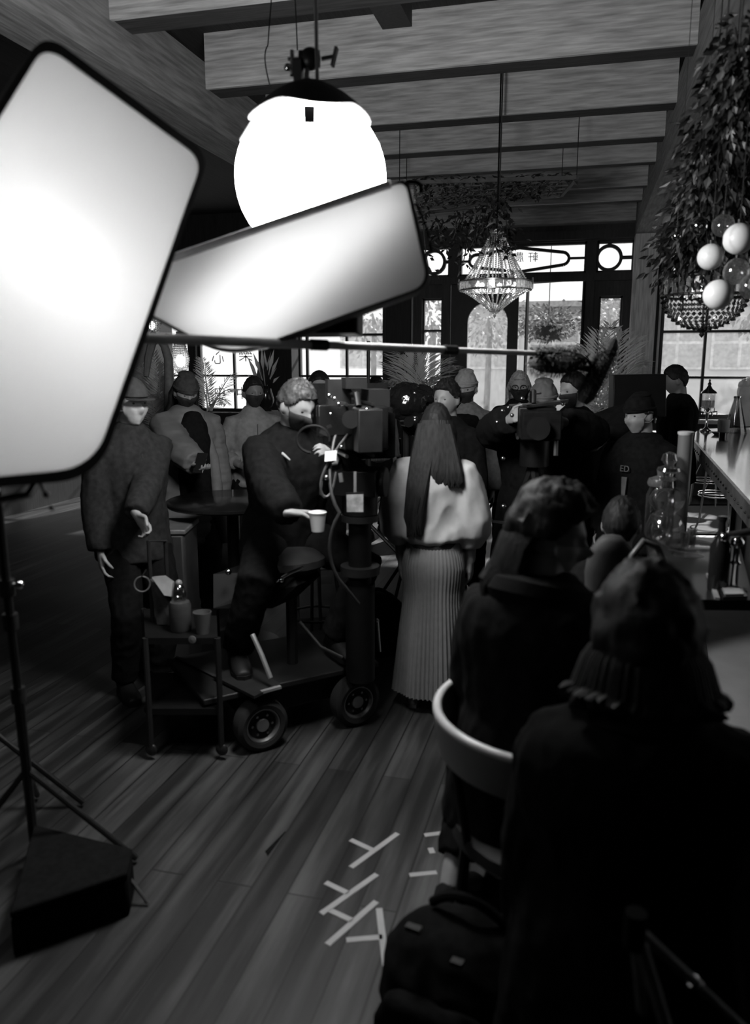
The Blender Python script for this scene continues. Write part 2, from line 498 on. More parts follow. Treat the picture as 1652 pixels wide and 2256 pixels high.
    if hair:
        st, m = hair[0], hair[1]
        c = MB()
        if st in ('short', 'curly', 'long', 'bun', 'big', 'huge'):
            def cond(u):
                az = math.atan2(abs(u.x), -u.y)
                if az < .75: line = .56 - .10 * az
                elif az < 1.25: line = lerp(.48, .06, (az - .75) / .5)
                elif az < 1.9: line = lerp(.06, -.05, (az - 1.25) / .65)
                else: line = lerp(-.05, -.55, min(1, (az - 1.9) / .6))
                return step(u.z, line - .05, line + .07)
            amp = {'short': .006, 'curly': .011, 'long': .006, 'bun': .004, 'big': .014, 'huge': .016}[st]
            shell(c, hc, Rh, s, cond, {'short': 1.11, 'curly': 1.15, 'long': 1.14, 'bun': 1.10, 'big': 1.5, 'huge': 1.72}[st], amp=amp, fr=24 if st not in ('big', 'huge') else 11, seed=px)
            if st == 'bun': c.ball(hc + Rh @ V((0, .06, .13)) * s, .05 * s, nu=20, nv=14, fn=None)
        if st in ('long', 'big', 'huge'):
            ln = hair[2] if len(hair) > 2 else .14
            kw = {'long': 1.0, 'big': 1.35, 'huge': 1.55}[st]
            rnd = random.Random(int(px))
            for i in range(46):
                a = lerp(-1.35, 1.35, i / 45) + rnd.uniform(-.05, .05)
                front = abs(a) > 1.0
                u = V((math.sin(a), math.cos(a) * .9, .25)).normalized()
                p0 = hc + Rh @ (headpt(u) * 1.10) * s
                p1 = hc + Rh @ V((math.sin(a) * .095 * kw, math.cos(a) * .085 * kw + .02, -.10)) * s
                e2 = hc + Rh @ V((math.sin(a) * .12 * kw + rnd.uniform(-.02, .02), .07 + .05 * math.cos(a) * kw - (.09 if front else 0), -.10 - ln * rnd.uniform(.75, 1))) * s
                pm = lerp(p1, e2, .5) + V((rnd.uniform(-.02, .02), .015, 0)) * s
                pts = [p0, lerp(p0, p1, .5) + Rh @ V((math.sin(a) * .012, .01, 0)) * s, p1, pm, e2]
                c.tube(pts, [.012 * s * kw, .016 * s * kw, .017 * s * kw, .014 * s * kw, .004 * s], n=6)
        loc(c).build('hair', m, root)
    if beard:
        c = MB()
        shell(c, hc, Rh, s, lambda u: step(-u.z, .30, .5) * step(-u.y, -.1, .1), 1.10, amp=.012, fr=26, seed=3)
        loc(c).build('beard', beard, root)
    if mask:
        c = MB()
        shell(c, hc, Rh, s, lambda u: step(-u.y, .25, .40) * step(-u.z, .02, .10) * step(u.z, -1.0, -.86), 1.09, kin=.85, amp=.003, fr=12)
        mo = loc(c).build('face_mask', mask, root)
        c = MB()
        for sg in (-1, 1):
            q0 = hc + Rh @ (headpt(V((sg * .75, -.5, -.25)).normalized()) * 1.05) * s
            for zz in (.03, -.04):
                c.tube([q0, hc + Rh @ V((sg * .082, -.01, zz)) * s, hc + Rh @ V((sg * .086, .022, zz * .6)) * s], .002 * s, n=5)
        loc(c).build('ear_loop', mask, mo)
    if hat:
        st, m = hat
        c = MB()
        if st == 'beanie':
            shell(c, hc, Rh, s, lambda u: step(u.z, .12, .26) if u.y < 0 else step(u.z, lerp(.12, -.25, step(u.y, 0, .6)), lerp(.26, -.1, step(u.y, 0, .6))), 1.20, kin=.85, amp=.006, fr=14, seed=2)
            c.ball(hc + Rh @ V((0, .02, .12)) * s, .045 * s, (1.3, 1.4, .5), R=Rh)
            ho = loc(c).build('beanie', m, root)
            c = MB(); n = 40
            ring = [hc + Rh @ V((math.cos(2 * PI * i / n) * .083, math.sin(2 * PI * i / n) * .102 + .002, .040 - .012 * math.sin(2 * PI * i / n))) * s for i in range(n + 1)]
            c.tube(ring, .011 * s, n=8, cap=False); loc(c).build('folded_cuff', m, ho)
        elif st in ('cap', 'wide'):
            shell(c, hc, Rh, s, lambda u: step(u.z, .22, .32), 1.17, kin=.85, amp=.004, fr=10, seed=5)
            ho = loc(c).build('cap_crown', m, root)
            c = MB()
            if st == 'cap':
                n = 12; pts = []
                for i in range(n + 1):
                    a = PI * i / n
                    pts.append((math.cos(a) * .078, -.085 - math.sin(a) * .085))
                up = [hc + Rh @ V((x, y, .040 - .012 * (x / .078) ** 2 + (y + .085) * .12)) * s for x, y in pts]
                c.prism(up, Rh @ V((0, 0, .006)) * s)
                loc(c).build('cap_brim', m, ho)
            else:
                c.lathe([(.085 * s, .0), (.15 * s, -.018 * s), (.155 * s, -.012 * s), (.09 * s, .012 * s)], n=32)
                c.v = [hc + Rh @ (p + V((0, 0, .045)) * s) for p in c.v]
                loc(c).build('hat_brim', m, ho)
    LASTP.update(root=root, M=M, J=J, P=P, hc=hc, Rh=Rh, Rt=Rt, s=s, spine=spine, loc=loc, RX=RX, RY=RY)
    return root
# ---------------------------------------------------------------- setting
YW = onz(1560, 1080, 0).y
ZB, ZC = 3.75, 4.12
XL, XR, YF = -6.6, 6.4, -3.2
WALLM = mat('dark_painted_wood', .045, .55, var=.3, scale=6, stretch=(6, 6, .6), bump=.15)
PANELM = mat('dark_panelling', .022, .6, var=.3, scale=6, stretch=(8, 8, .6), bump=.15)
BEAMM = mat('rough_timber', .58, .75, var=.35, scale=7, stretch=(.5, 6, 6), bump=.5)
BEAMY = mat('rough_timber_long', .22, .75, var=.35, scale=7, stretch=(6, .5, 6), bump=.5)
POSTM = mat('rough_timber_post', .7, .8, var=.3, scale=7, stretch=(7, 7, .5), bump=.5)
CEILM = mat('ceiling_boards', .022, .8, var=.4, scale=8, stretch=(8, .4, 8), bump=.3)
DARKB = mat('dark_beam', .05, .85, var=.4, scale=7, stretch=(.5, 6, 6), bump=.4)  # dark tone puts the shade of the beam undersides into the colour
FRAMEM = mat('window_frame_paint', .03, .5, var=.2)
TRIML = mat('pale_window_trim', .5, .5, var=.1)

def floor_material():
    m = bpy.data.materials.new('worn_wood_floor'); m.use_nodes = True
    nt = m.node_tree; nd = nt.nodes; L = nt.links.new; b = nd['Principled BSDF']
    tc = nd.new('ShaderNodeTexCoord'); mp = nd.new('ShaderNodeMapping')
    mp.inputs['Rotation'].default_value = (0, 0, PI / 2)
    L(tc.outputs['Object'], mp.inputs['Vector'])
    br = nd.new('ShaderNodeTexBrick'); br.offset = .37
    br.inputs['Scale'].default_value = 1; br.inputs['Brick Width'].default_value = 2.3; br.inputs['Row Height'].default_value = .13
    br.inputs['Mortar Size'].default_value = .004; br.inputs['Mortar Smooth'].default_value = .3; br.inputs['Bias'].default_value = 0
    br.inputs['Color1'].default_value = (.014, .014, .014, 1); br.inputs['Color2'].default_value = (.038, .038, .038, 1); br.inputs['Mortar'].default_value = (.006, .006, .006, 1)
    L(mp.outputs['Vector'], br.inputs['Vector'])
    m2 = nd.new('ShaderNodeMapping'); m2.inputs['Scale'].default_value = (9, .55, 1)
    nz = nd.new('ShaderNodeTexNoise'); nz.inputs['Scale'].default_value = 1.3; nz.inputs['Detail'].default_value = 6; nz.inputs['Roughness'].default_value = .62
    L(tc.outputs['Object'], m2.inputs['Vector']); L(m2.outputs['Vector'], nz.inputs['Vector'])
    rp = nd.new('ShaderNodeValToRGB'); rp.color_ramp.elements[0].position = .42; rp.color_ramp.elements[1].position = .72
    rp.color_ramp.elements[0].color = (.55, .55, .55, 1); rp.color_ramp.elements[1].color = (3.0, 3.0, 3.0, 1)
    L(nz.outputs['Fac'], rp.inputs['Fac'])
    nz2 = nd.new('ShaderNodeTexNoise'); nz2.inputs['Scale'].default_value = 1.1; nz2.inputs['Detail'].default_value = 5
    L(tc.outputs['Object'], nz2.inputs['Vector'])
    rp2 = nd.new('ShaderNodeValToRGB'); rp2.color_ramp.elements[0].position = .3; rp2.color_ramp.elements[1].position = .7
    rp2.color_ramp.elements[0].color = (.6, .6, .6, 1); rp2.color_ramp.elements[1].color = (1.5, 1.5, 1.5, 1)
    L(nz2.outputs['Fac'], rp2.inputs['Fac'])
    x1 = nd.new('ShaderNodeMixRGB'); x1.blend_type = 'MULTIPLY'; x1.inputs['Fac'].default_value = 1
    x2 = nd.new('ShaderNodeMixRGB'); x2.blend_type = 'MULTIPLY'; x2.inputs['Fac'].default_value = 1
    L(br.outputs['Color'], x1.inputs['Color1']); L(rp.outputs['Color'], x1.inputs['Color2'])
    L(x1.outputs['Color'], x2.inputs['Color1']); L(rp2.outputs['Color'], x2.inputs['Color2'])
    L(x2.outputs['Color'], b.inputs['Base Color'])
    rr = nd.new('ShaderNodeMapRange'); rr.inputs['To Min'].default_value = .38; rr.inputs['To Max'].default_value = .62
    L(nz.outputs['Fac'], rr.inputs['Value']); L(rr.outputs[0], b.inputs['Roughness'])
    bp = nd.new('ShaderNodeBump'); bp.inputs['Strength'].default_value = .25; bp.inputs['Distance'].default_value = .006
    L(br.outputs['Fac'], bp.inputs['Height']); bp.invert = True; L(bp.outputs['Normal'], b.inputs['Normal'])
    return m

def slab(name, x0, x1, y0, y1, z0, z1, m):
    b = MB(); b.box(((x0 + x1) / 2, (y0 + y1) / 2, (z0 + z1) / 2), (x1 - x0, y1 - y0, z1 - z0))
    return struct(b.build(name, m, smooth=False))
slab('floor', XL - .3, XR + .3, YF - .3, YW + .25, -.12, 0, floor_material())
slab('ceiling', XL - .3, XR + .3, YF - .3, YW + .25, ZC, ZC + .15, CEILM)
slab('wall_left', XL - .25, XL, YF, YW, 0, ZC, PANELM)
b_ = MB()
for y0_, y1_, z0_, z1_ in ((YF, 4.6, 0, ZC), (9.6, YW, 0, ZC), (4.6, 9.6, 0, .95), (4.6, 9.6, 3.15, ZC)): b_.box((XR + .125, (y0_ + y1_) / 2, (z0_ + z1_) / 2), (.25, y1_ - y0_, z1_ - z0_))
struct(b_.build('wall_right', PANELM, smooth=False))
b_ = MB()
for y_ in (4.64, 6.27, 7.93, 9.56): b_.box((XR + .12, y_, 2.05), (.09, .08, 2.2))
for z_ in (.99, 2.3, 3.11): b_.box((XR + .12, 7.1, z_), (.085, 4.92, .07))
w10 = struct(b_.build('window_10', FRAMEM, smooth=False))  # unseen window, added to bring daylight onto the bar side
slab('wall_front', XL, XR, YF - .25, YF, 0, ZC, PANELM)

def X(px, py=800): return ony(px, py, YW).x
def Z(py, px): return ony(px, py, YW).z
SILL = Z(915, 1000)
HEAD = Z(607, 1010)
TT, TB = Z(534, 1200), Z(603, 1200)
WTOP = Z(612, 750) + .15
op = []          # (name,x0,x1,z0,z1)
op += [('window_1', X(312), X(416), SILL, WTOP), ('window_2', X(432), X(572), SILL, WTOP), ('window_3', X(652), X(847), SILL, WTOP),
       ('window_4', X(1450), X(1812), SILL + .02, HEAD)]
op += [('window_5', X(928), X(972), Z(905, 950), Z(657, 950)), ('window_6', X(1313), X(1364), Z(905, 1340), Z(652, 1340))]
op += [('window_7', X(921), X(986), TB, TT), ('window_8', X(1007), X(1281), TB, TT), ('window_9', X(1303), X(1384), TB, TT)]
op += [('door_1', X(988), X(1282), 0, HEAD - .07)]
def wall_with_openings(name, x0, x1, z0, z1, y0, y1, holes, m):
    xs = sorted({x0, x1, *[h[1] for h in holes], *[h[2] for h in holes]})
    zs = sorted({z0, z1, *[h[3] for h in holes], *[h[4] for h in holes]})
    b = MB()
    for i in range(len(xs) - 1):
        col = []
        for k in range(len(zs) - 1):
            cx, cz = (xs[i] + xs[i + 1]) / 2, (zs[k] + zs[k + 1]) / 2
            if any(h[1] < cx < h[2] and h[3] < cz < h[4] for h in holes): continue
            if col and abs(col[-1][1] - zs[k]) < 1e-6: col[-1][1] = zs[k + 1]
            else: col.append([zs[k], zs[k + 1]])
        for a, c in col:
            b.box((cx, (y0 + y1) / 2, (a + c) / 2), (xs[i + 1] - xs[i], y1 - y0, c - a))
    return struct(b.build(name, m, smooth=False))
wall_with_openings('wall_back', XL, XR, 0, ZC, YW, YW + .22, op, WALLM)

GLASS = glass_pane('clear_pane', .92, .05)
GLASSR = glass_pane('rippled_pane', .86, .05, diffuse=.05)
YG = YW + .12
b_ = MB(); b_.box((XR + .13, 7.1, 2.05), (.006, 4.9, 2.1)); b_.build('pane', GLASS, w10, smooth=False)
def window(name, x0, x1, z0, z1, vs=(), hs=(), fr=.05, bar=.035, gm=None, trim=None, glass=True):
    b = MB(); xc, zc = (x0 + x1) / 2, (z0 + z1) / 2
    for x in (x0 + fr / 2, x1 - fr / 2): b.box((x, YG, zc), (fr, .1, z1 - z0))
    for z in (z0 + fr / 2, z1 - fr / 2): b.box((xc, YG, z), (x1 - x0, .1, fr))
    o = struct(b.build(name, trim or FRAMEM, smooth=False))
    if vs or hs:
        b = MB()
        for x in vs: b.box((x, YG, zc), (bar, .07, z1 - z0 - fr))
        for z in hs: b.box((xc, YG, z), (x1 - x0 - fr, .066, bar))
        b.build('mullion', FRAMEM, o, smooth=False)
    if glass:
        b = MB(); b.box((xc, YG + .01, zc), (x1 - x0 - fr, .006, z1 - z0 - fr)); b.build('pane', gm or GLASS, o, smooth=False)
    return o
O = {n: (a, b, c, d) for n, a, b, c, d in op}
zm, zm2 = Z(830, 1000), Z(737, 760)
window('window_1', *O['window_1'], vs=[X(345)], hs=[zm, zm2 + .5])
w2 = window('window_2', *O['window_2'], vs=[X(510)], hs=[zm, zm2 + .62], gm=glass_pane('frosted_pane', .95, .04, diffuse=.10))
window('window_3', *O['window_3'], vs=[X(672), X(760)], hs=[zm, zm2], gm=GLASSR)
window('window_4', *O['window_4'], vs=[X(1552), X(1690)], hs=[Z(832, 1600), Z(729, 1600)], gm=GLASSR)
window('window_5', *O['window_5'], hs=[Z(728, 950)], fr=.025, bar=.03, gm=GLASSR)
window('window_6', *O['window_6'], hs=[Z(722, 1340)], fr=.025, bar=.03, gm=GLASSR)
def ring_frame(b, cx, cz, rx, rz, w, n=40):
    for i in range(n):
        a0, a1 = 2 * PI * i / n, 2 * PI * (i + 1) / n
        q = [V((cx + math.cos(a) * (rx + k), YG - .045, cz + math.sin(a) * (rz + k))) for a, k in ((a0, -w), (a1, -w), (a1, w), (a0, w))]
        b.prism(q, V((0, .08, 0)))
for nm_, px_, py_ in (('window_7', 953, 576), ('window_9', 1342, 566)):
    x0, x1, z0, z1 = O[nm_]; o = window(nm_, x0, x1, z0, z1, fr=.03)
    c = ony(px_, py_, YW); r = .165
    b = MB(); ring_frame(b, c.x, c.z, r, r, .022)
    for dx, dz in ((1, 0), (-1, 0), (0, 1), (0, -1)):
        e = V((x1 if dx > 0 else x0 if dx < 0 else c.x, YG, z1 if dz > 0 else z0 if dz < 0 else c.z))
        b.bar(V((c.x + dx * r, YG, c.z + dz * r)), e, .03, .05)
    b.build('tracery', FRAMEM, o, smooth=False)
x0, x1, z0, z1 = O['window_8']; w8 = window('window_8', x0, x1, z0, z1, fr=.03)
b = MB(); zc_ = (z0 + z1) / 2; xa, xb, xm = X(1032, 572), X(1253, 566), X(1142, 570)
pts = []
for t in range(13): a = PI / 2 + PI * t / 12; pts.append(V((xa + .10 + math.cos(a) * .10, YG, zc_ + math.sin(a) * .09)))
pts += [V((xm, YG, zc_ - .17))]
for t in range(13): a = -PI / 2 + PI * t / 12; pts.append(V((xb - .10 + math.cos(a) * .10, YG, zc_ + math.sin(a) * .09)))
pts += [V((xm, YG, zc_ + .17))]
for p, q in zip(pts, pts[1:] + pts[:1]): b.bar(p, q, .04, .07, ref=V((0, 1, 0)))
for p, q in (((x0, zc_), (xa, zc_)), ((xb, zc_), (x1, zc_)), ((xm, zc_ + .17), (xm, z1)), ((xm, zc_ - .17), (xm, z0))):
    b.bar(V((p[0], YG, p[1])), V((q[0], YG, q[1])), .03, .06, ref=V((0, 1, 0)))
b.build('tracery', FRAMEM, w8, smooth=False)
INK = mat('window_lettering', .05, .6)
def glyph(ch, px, py, size, parent, mirror=True):
    p = ony(px, py, YG - .012)
    M = Matrix.Translation(p) @ Matrix.Rotation(PI / 2, 4, 'X') @ Matrix.Diagonal((-1 if mirror else 1, 1, 1, 1))
    return text_mesh(ch, 'lettering', size, M, INK, parent)
for ch, px, py, sz in (('中', 484, 866, .22), ('中', 533, 868, .22), ('心', 480, 790, .24), ('樂', 541, 783, .26)):
    glyph(ch, px, py, sz, w2)
for ch, px in (('軒', 1174), ('農', 1143)): glyph(ch, px, 568, .15, w8)

# doorway: arched leaf on the left, open leaf on the right
def door_leaf(name, x0, x1, z1, gx0, gx1, gz0, gz1, arch, y=YG, gm=GLASSR):
    b = MB(); T = .06; n = 16; gc = (gx0 + gx1) / 2; r = (gx1 - gx0) / 2
    b.box(((x0 + gx0) / 2, y, z1 / 2), (gx0 - x0, T, z1)); b.box(((x1 + gx1) / 2, y, z1 / 2), (x1 - gx1, T, z1))
    b.box((gc, y, gz0 / 2), (gx1 - gx0, T, gz0))
    if arch:
        zs = gz1 - r
        top = [V((gx0, y - T / 2, z1)), V((gx0, y - T / 2, zs))] + [V((gc - r * math.cos(PI * i / n), y - T / 2, zs + r * math.sin(PI * i / n))) for i in range(1, n)] + [V((gx1, y - T / 2, zs)), V((gx1, y - T / 2, z1))]
        half = len(top) // 2
        for i in range(1, len(top) - 2):
            p, q = top[i], top[i + 1]
            b.prism([p, q, V((q.x, q.y, z1)), V((p.x, p.y, z1))], V((0, T, 0)))
    elif z1 - gz1 > .01: b.box((gc, y, (gz1 + z1) / 2), (gx1 - gx0, T, z1 - gz1))
    o = struct(b.build(name, FRAMEM, smooth=False))
    b = MB(); b.box((gc, y, (gz0 + gz1) / 2), (gx1 - gx0 + .01, .008, gz1 - gz0 + .01))
    if arch: b = MB(); zs = gz1 - r; b.prism([V((gx0, y, gz0)), V((gx1, y, gz0)), V((gx1, y, zs))] + [V((gc + r * math.cos(PI * i / n), y, zs + r * math.sin(PI * i / n))) for i in range(1, n)] + [V((gx0, y, zs))], V((0, .008, 0)))
    b.build('pane', gm, o, smooth=False)
    b = MB(); hx = x1 - .04
    b.tube([V((hx, y - .07, 1.0)), V((hx, y - .07, 1.22))], .012); b.box((hx, y - .035, 1.11), (.04, .02, .32))
    b.build('handle', mat('aged_brass', .3, .3, 1), o)
    return o
dz = HEAD - .07
door_leaf('door_1', X(989), X(1137), dz, X(1026), X(1114), Z(915, 1070), Z(664, 1070), True)
door_leaf('door_2', X(1138), X(1281), dz, X(1142), X(1277), Z(1010, 1200), dz - .03, False, gm=GLASS)
d2_ = bpy.data.objects['door_2']; hg = V((X(1281), YG, 0)); d2_.matrix_world = Matrix.Translation(hg) @ Matrix.Rotation(math.radians(-24), 4, 'Z') @ Matrix.Translation(-hg)
# trims, mouldings, sill ledges
def trimbar(name, x0, x1, y0, y1, z0, z1, m=WALLM): return slab(name, x0, x1, y0, y1, z0, z1, m)
trimbar('trim_1', X(905), X(1400), YW - .06, YW, TB - .12, TB - .02)
trimbar('trim_2', X(905), X(1400), YW - .06, YW, TT + .02, TT + .14)
trimbar('trim_3', X(990) - .12, X(990) - .01, YW - .05, YW, 0, TB - .12)
trimbar('trim_4', X(1281) + .02, X(1281) + .13, YW - .05, YW, 0, TB - .12)
trimbar('trim_5', X(300), X(640), YW - .07, YW, SILL - .07, SILL - .01)
trimbar('trim_6', X(652), X(850), YW - .07, YW, SILL - .07, SILL - .01)
trimbar('trim_7', X(1450), XR, YW - .09, YW, SILL - .06, SILL, TRIML)
trimbar('trim_8', X(1444), X(1449), YW - .03, YW + .05, SILL, HEAD, TRIML)
trimbar('trim_9', X(603), X(606), YW - .02, YW, SILL, WTOP, TRIML)
trimbar('trim_10', X(906), X(909), YW - .02, YW, SILL - .3, WTOP - .2, TRIML)
trimbar('baseboard_back', XL, X(988), YW - .03, YW, 0, .18, PANELM)
trimbar('baseboard_right', X(1285), XR, YW - .03, YW, 0, .18, PANELM)
# pier between the left windows
c0, c1 = ony(605, 800, YW - .6), ony(650, 800, YW - .6)
trimbar('trim_11', c0.x, c1.x, YW - .75, YW - .45, 0, ZC, PANELM)
c0, c1 = ony(850, 800, YW - .06), ony(903, 800, YW - .06)
trimbar('trim_12', c0.x, c1.x, YW - .06, YW, 0, ZC, PANELM)
# timber post and long beams
YP = YW - .45
a_, b_ = ony(1393, 650, YP), ony(1447, 650, YP)
PX0, PX1 = a_.x, b_.x
ZL = ony(1420, 514, YP).z
trimbar('trim_13', PX0, PX1, YP, YP + .33, 0, ZL, POSTM)
trimbar('trim_14', PX0, PX1, YF, YW, ZL, ZL + .42, BEAMY)
p = onz(345, 205, ZL); XLB = p.x
trimbar('trim_15', XLB - .32, XLB, YF, YW, ZL, ZL + .42, BEAMY)
# cross beams: undersides read from the column under the picture's centre
k = 16
for i, py in enumerate((-22, 165, 277, 343, 393, 440, 469)):
    y0 = onz(826, py, ZB).y
    w = .22 if i < 4 else .16
    bm_ = trimbar('trim_%d' % k, XLB + .001, PX0 - .001, y0, y0 + w, ZB + .01, ZC, DARKB); k += 1
    b = MB(); b.box(((XLB + PX0) / 2, y0 - .014, (ZB + ZC) / 2), (PX0 - XLB - .004, .028, ZC - ZB)); b.build('fascia_board', BEAMM, bm_, smooth=False)  # added pale board: light on the front face put into colour
q = onz(875, 70, ZB); q2 = onz(826, 165, ZB)
trimbar('trim_%d' % k, q.x - .09, q.x + .09, onz(826, -22, ZB).y + .22, q.y, ZB + .02, ZB + .2, PANELM); k += 1
trimbar('trim_%d' % k, PX1, XR, YW - .25, YW, HEAD + .1, ZC, WALLM); k += 1
trimbar('trim_%d' % k, XLB, PX0, YW - .2, YW, TT + .22, ZC, BEAMM); k += 1

# ---------------------------------------------------------------- outside
slab('street_ground', -25, 25, YW + .25, 60, -.14, -.02, mat('pavement', .35, .9, var=.15, scale=2))
FACM = mat('facade_render', .66, .9, var=.06, scale=3)
t = thing('outside_building', 'pale rendered building across the street, seen through the open door', 'building', (4.5, YW + 9, 0))
b = MB(); yb = YW + 9
b.box((5.2, yb + 2, 1.6), (17.6, 4, 3.2)); b.build('wall', FACM, t, smooth=False)
b = MB(); b.box((5.2, yb + 1.9, 3.25), (18, 4.5, .14)); b.build('roof', mat('roof_edge', .4, .8), t, smooth=False)
DARKG = mat('outside_window_glass', .5, .2)
for i, px in enumerate((1225, 1090, 1500, 1640, 800)):
    c = ony(px, 640, yb - .02)
    b = MB(); b.box((c.x, yb - .03, 2.3), (1.3, .06, 1.3)); w = b.build('window', mat('white_paint', .75, .6), t, smooth=False)
    b = MB()
    for dx in (-.31, .31):
        for dzz in (-.31, .31): b.box((c.x + dx, yb - .065, 2.3 + dzz), (.54, .02, .54))
    b.build('window_glass', DARKG, w, smooth=False)
def foliage(b, c, r, n, L, rnd, sc=(1, 1, 1)):
    for _ in range(n):
        u = V((rnd.gauss(0, 1), rnd.gauss(0, 1), rnd.gauss(0, 1))).normalized() * (rnd.random() ** .4) * r
        u = V((u.x * sc[0], u.y * sc[1], u.z * sc[2]))
        d = (u.normalized() + V((rnd.uniform(-.7, .7), rnd.uniform(-.7, .7), rnd.uniform(-.9, .5)))).normalized()
        b.leaf(V(c) + u, d, V((rnd.uniform(-1, 1), rnd.uniform(-1, 1), 1)), L * rnd.uniform(.6, 1.2), L * rnd.uniform(.35, .55))
LEAFO = mat('outdoor_leaf', .22, .6, var=.4, scale=3); PETAL = mat('petal', .34, .6, var=.1)
rnd = random.Random(3)
YB = YW + 3.0
ca = ony(1208, 712, YB)
t = thing('hanging_flower_basket', 'hanging basket of pale flowers outside the open door', 'plant', ca - V((0, 0, .4)))
b = MB(); foliage(b, ca, .42, 520, .10, rnd, (1.35, .7, .75)); b.build('foliage', LEAFO, t, smooth=False)
b = MB()
for i in range(170):
    u = V((rnd.gauss(0, .36), rnd.uniform(-.36, .1), rnd.gauss(-.06, .2)))
    for q in range(4):
        a = q * PI / 2; b.leaf(ca + u, V((math.cos(a), -.3, math.sin(a))), V((0, -1, 0)), .036, .03)
b.build('flowers', PETAL, t, smooth=False)
b = MB(); b.lathe([(.02, -.32), (.2, -.28), (.27, -.05), (.26, -.05)], ca); b.build('basket', mat('basket_coir', .03, .9), t)
b = MB(); b.tube([ca + V((0, 0, -.05)), ca + V((0, 0, 2.2))], .008); b.build('chain', BLACK, t)
b = MB(); b.tube([ca + V((0, 0, 2.2)), V((ca.x, YW + .2, ca.z + 2.2))], .02); b.build('bracket', BLACK, t)
for i, (px, py, dy, r, lb) in enumerate(((820, 690, 6, .9, 'leafy street tree seen through the window left of the doors'), (950, 700, 4.5, .55, 'small tree outside the left sidelight of the doors'),
                                     (1340, 690, 4.5, .55, 'small tree outside the right sidelight of the doors'), (1075, 700, 6.5, .8, 'leafy street tree behind the arched door glass'),
                                     (1680, 650, 4, .7, 'leafy tree outside the far right window'))):
    c = ony(px, py, YW + dy)
    t = thing('outside_tree', lb, 'tree', (c.x, c.y, 0))
    b = MB(); foliage(b, c, r, 420, .16, rnd, (1, 1, 1.1)); b.build('foliage', LEAFO, t, smooth=False)
    b = MB(); b.tube([V((c.x, c.y, -.02)), V((c.x + .05, c.y, c.z - r * .3)), c], [.08, .06, .02]); b.build('trunk', mat('bark', .15, .9), t)

# ---------------------------------------------------------------- light and camera
w = bpy.data.worlds.new('World'); scene.world = w; w.use_nodes = True
bg = w.node_tree.nodes['Background']; bg.inputs['Color'].default_value = (1, 1, 1, 1); bg.inputs['Strength'].default_value = 1.5
def light(name, typ, loc, energy, size=.1, direction=None, **kw):
    l = bpy.data.lights.new(name, typ); l.energy = energy
    o = bpy.data.objects.new(name, l); COL.objects.link(o); o.location = loc
    if typ in ('POINT', 'SPOT'): l.shadow_soft_size = size
    elif typ == 'AREA': l.size = size
    elif typ == 'SUN': l.angle = math.radians(size)
    if direction is not None: o.rotation_euler = V(direction).to_track_quat('-Z', 'Y').to_euler()
    for k_, v_ in kw.items(): setattr(l, k_, v_)
    return o
light('sun', 'SUN', (0, 20, 10), 9, 1.0, V((-.25, -1, -.63)))
cam = bpy.data.cameras.new('camera'); co = bpy.data.objects.new('camera', cam); COL.objects.link(co)
cam.sensor_fit = 'HORIZONTAL'; cam.sensor_width = 24; cam.lens = F / 1652 * 24
co.location = CAM; co.rotation_euler = Matrix((RGT, UPV, -FWD)).transposed().to_euler()
cam.clip_start = .05; cam.clip_end = 200
cam.dof.use_dof = True; cam.dof.focus_distance = 6.5; cam.dof.aperture_fstop = 1.7
scene.camera = co
scene.view_settings.view_transform = 'Standard'; scene.view_settings.look = 'None'
scene.view_settings.exposure = 0; scene.view_settings.gamma = 1; scene.view_settings.use_curve_mapping = False
cy = scene.cycles
cy.max_bounces = 7; cy.diffuse_bounces = 4; cy.glossy_bounces = 3; cy.transmission_bounces = 5; cy.transparent_max_bounces = 10
cy.caustics_reflective = False; cy.caustics_refractive = False; cy.sample_clamp_indirect = 6
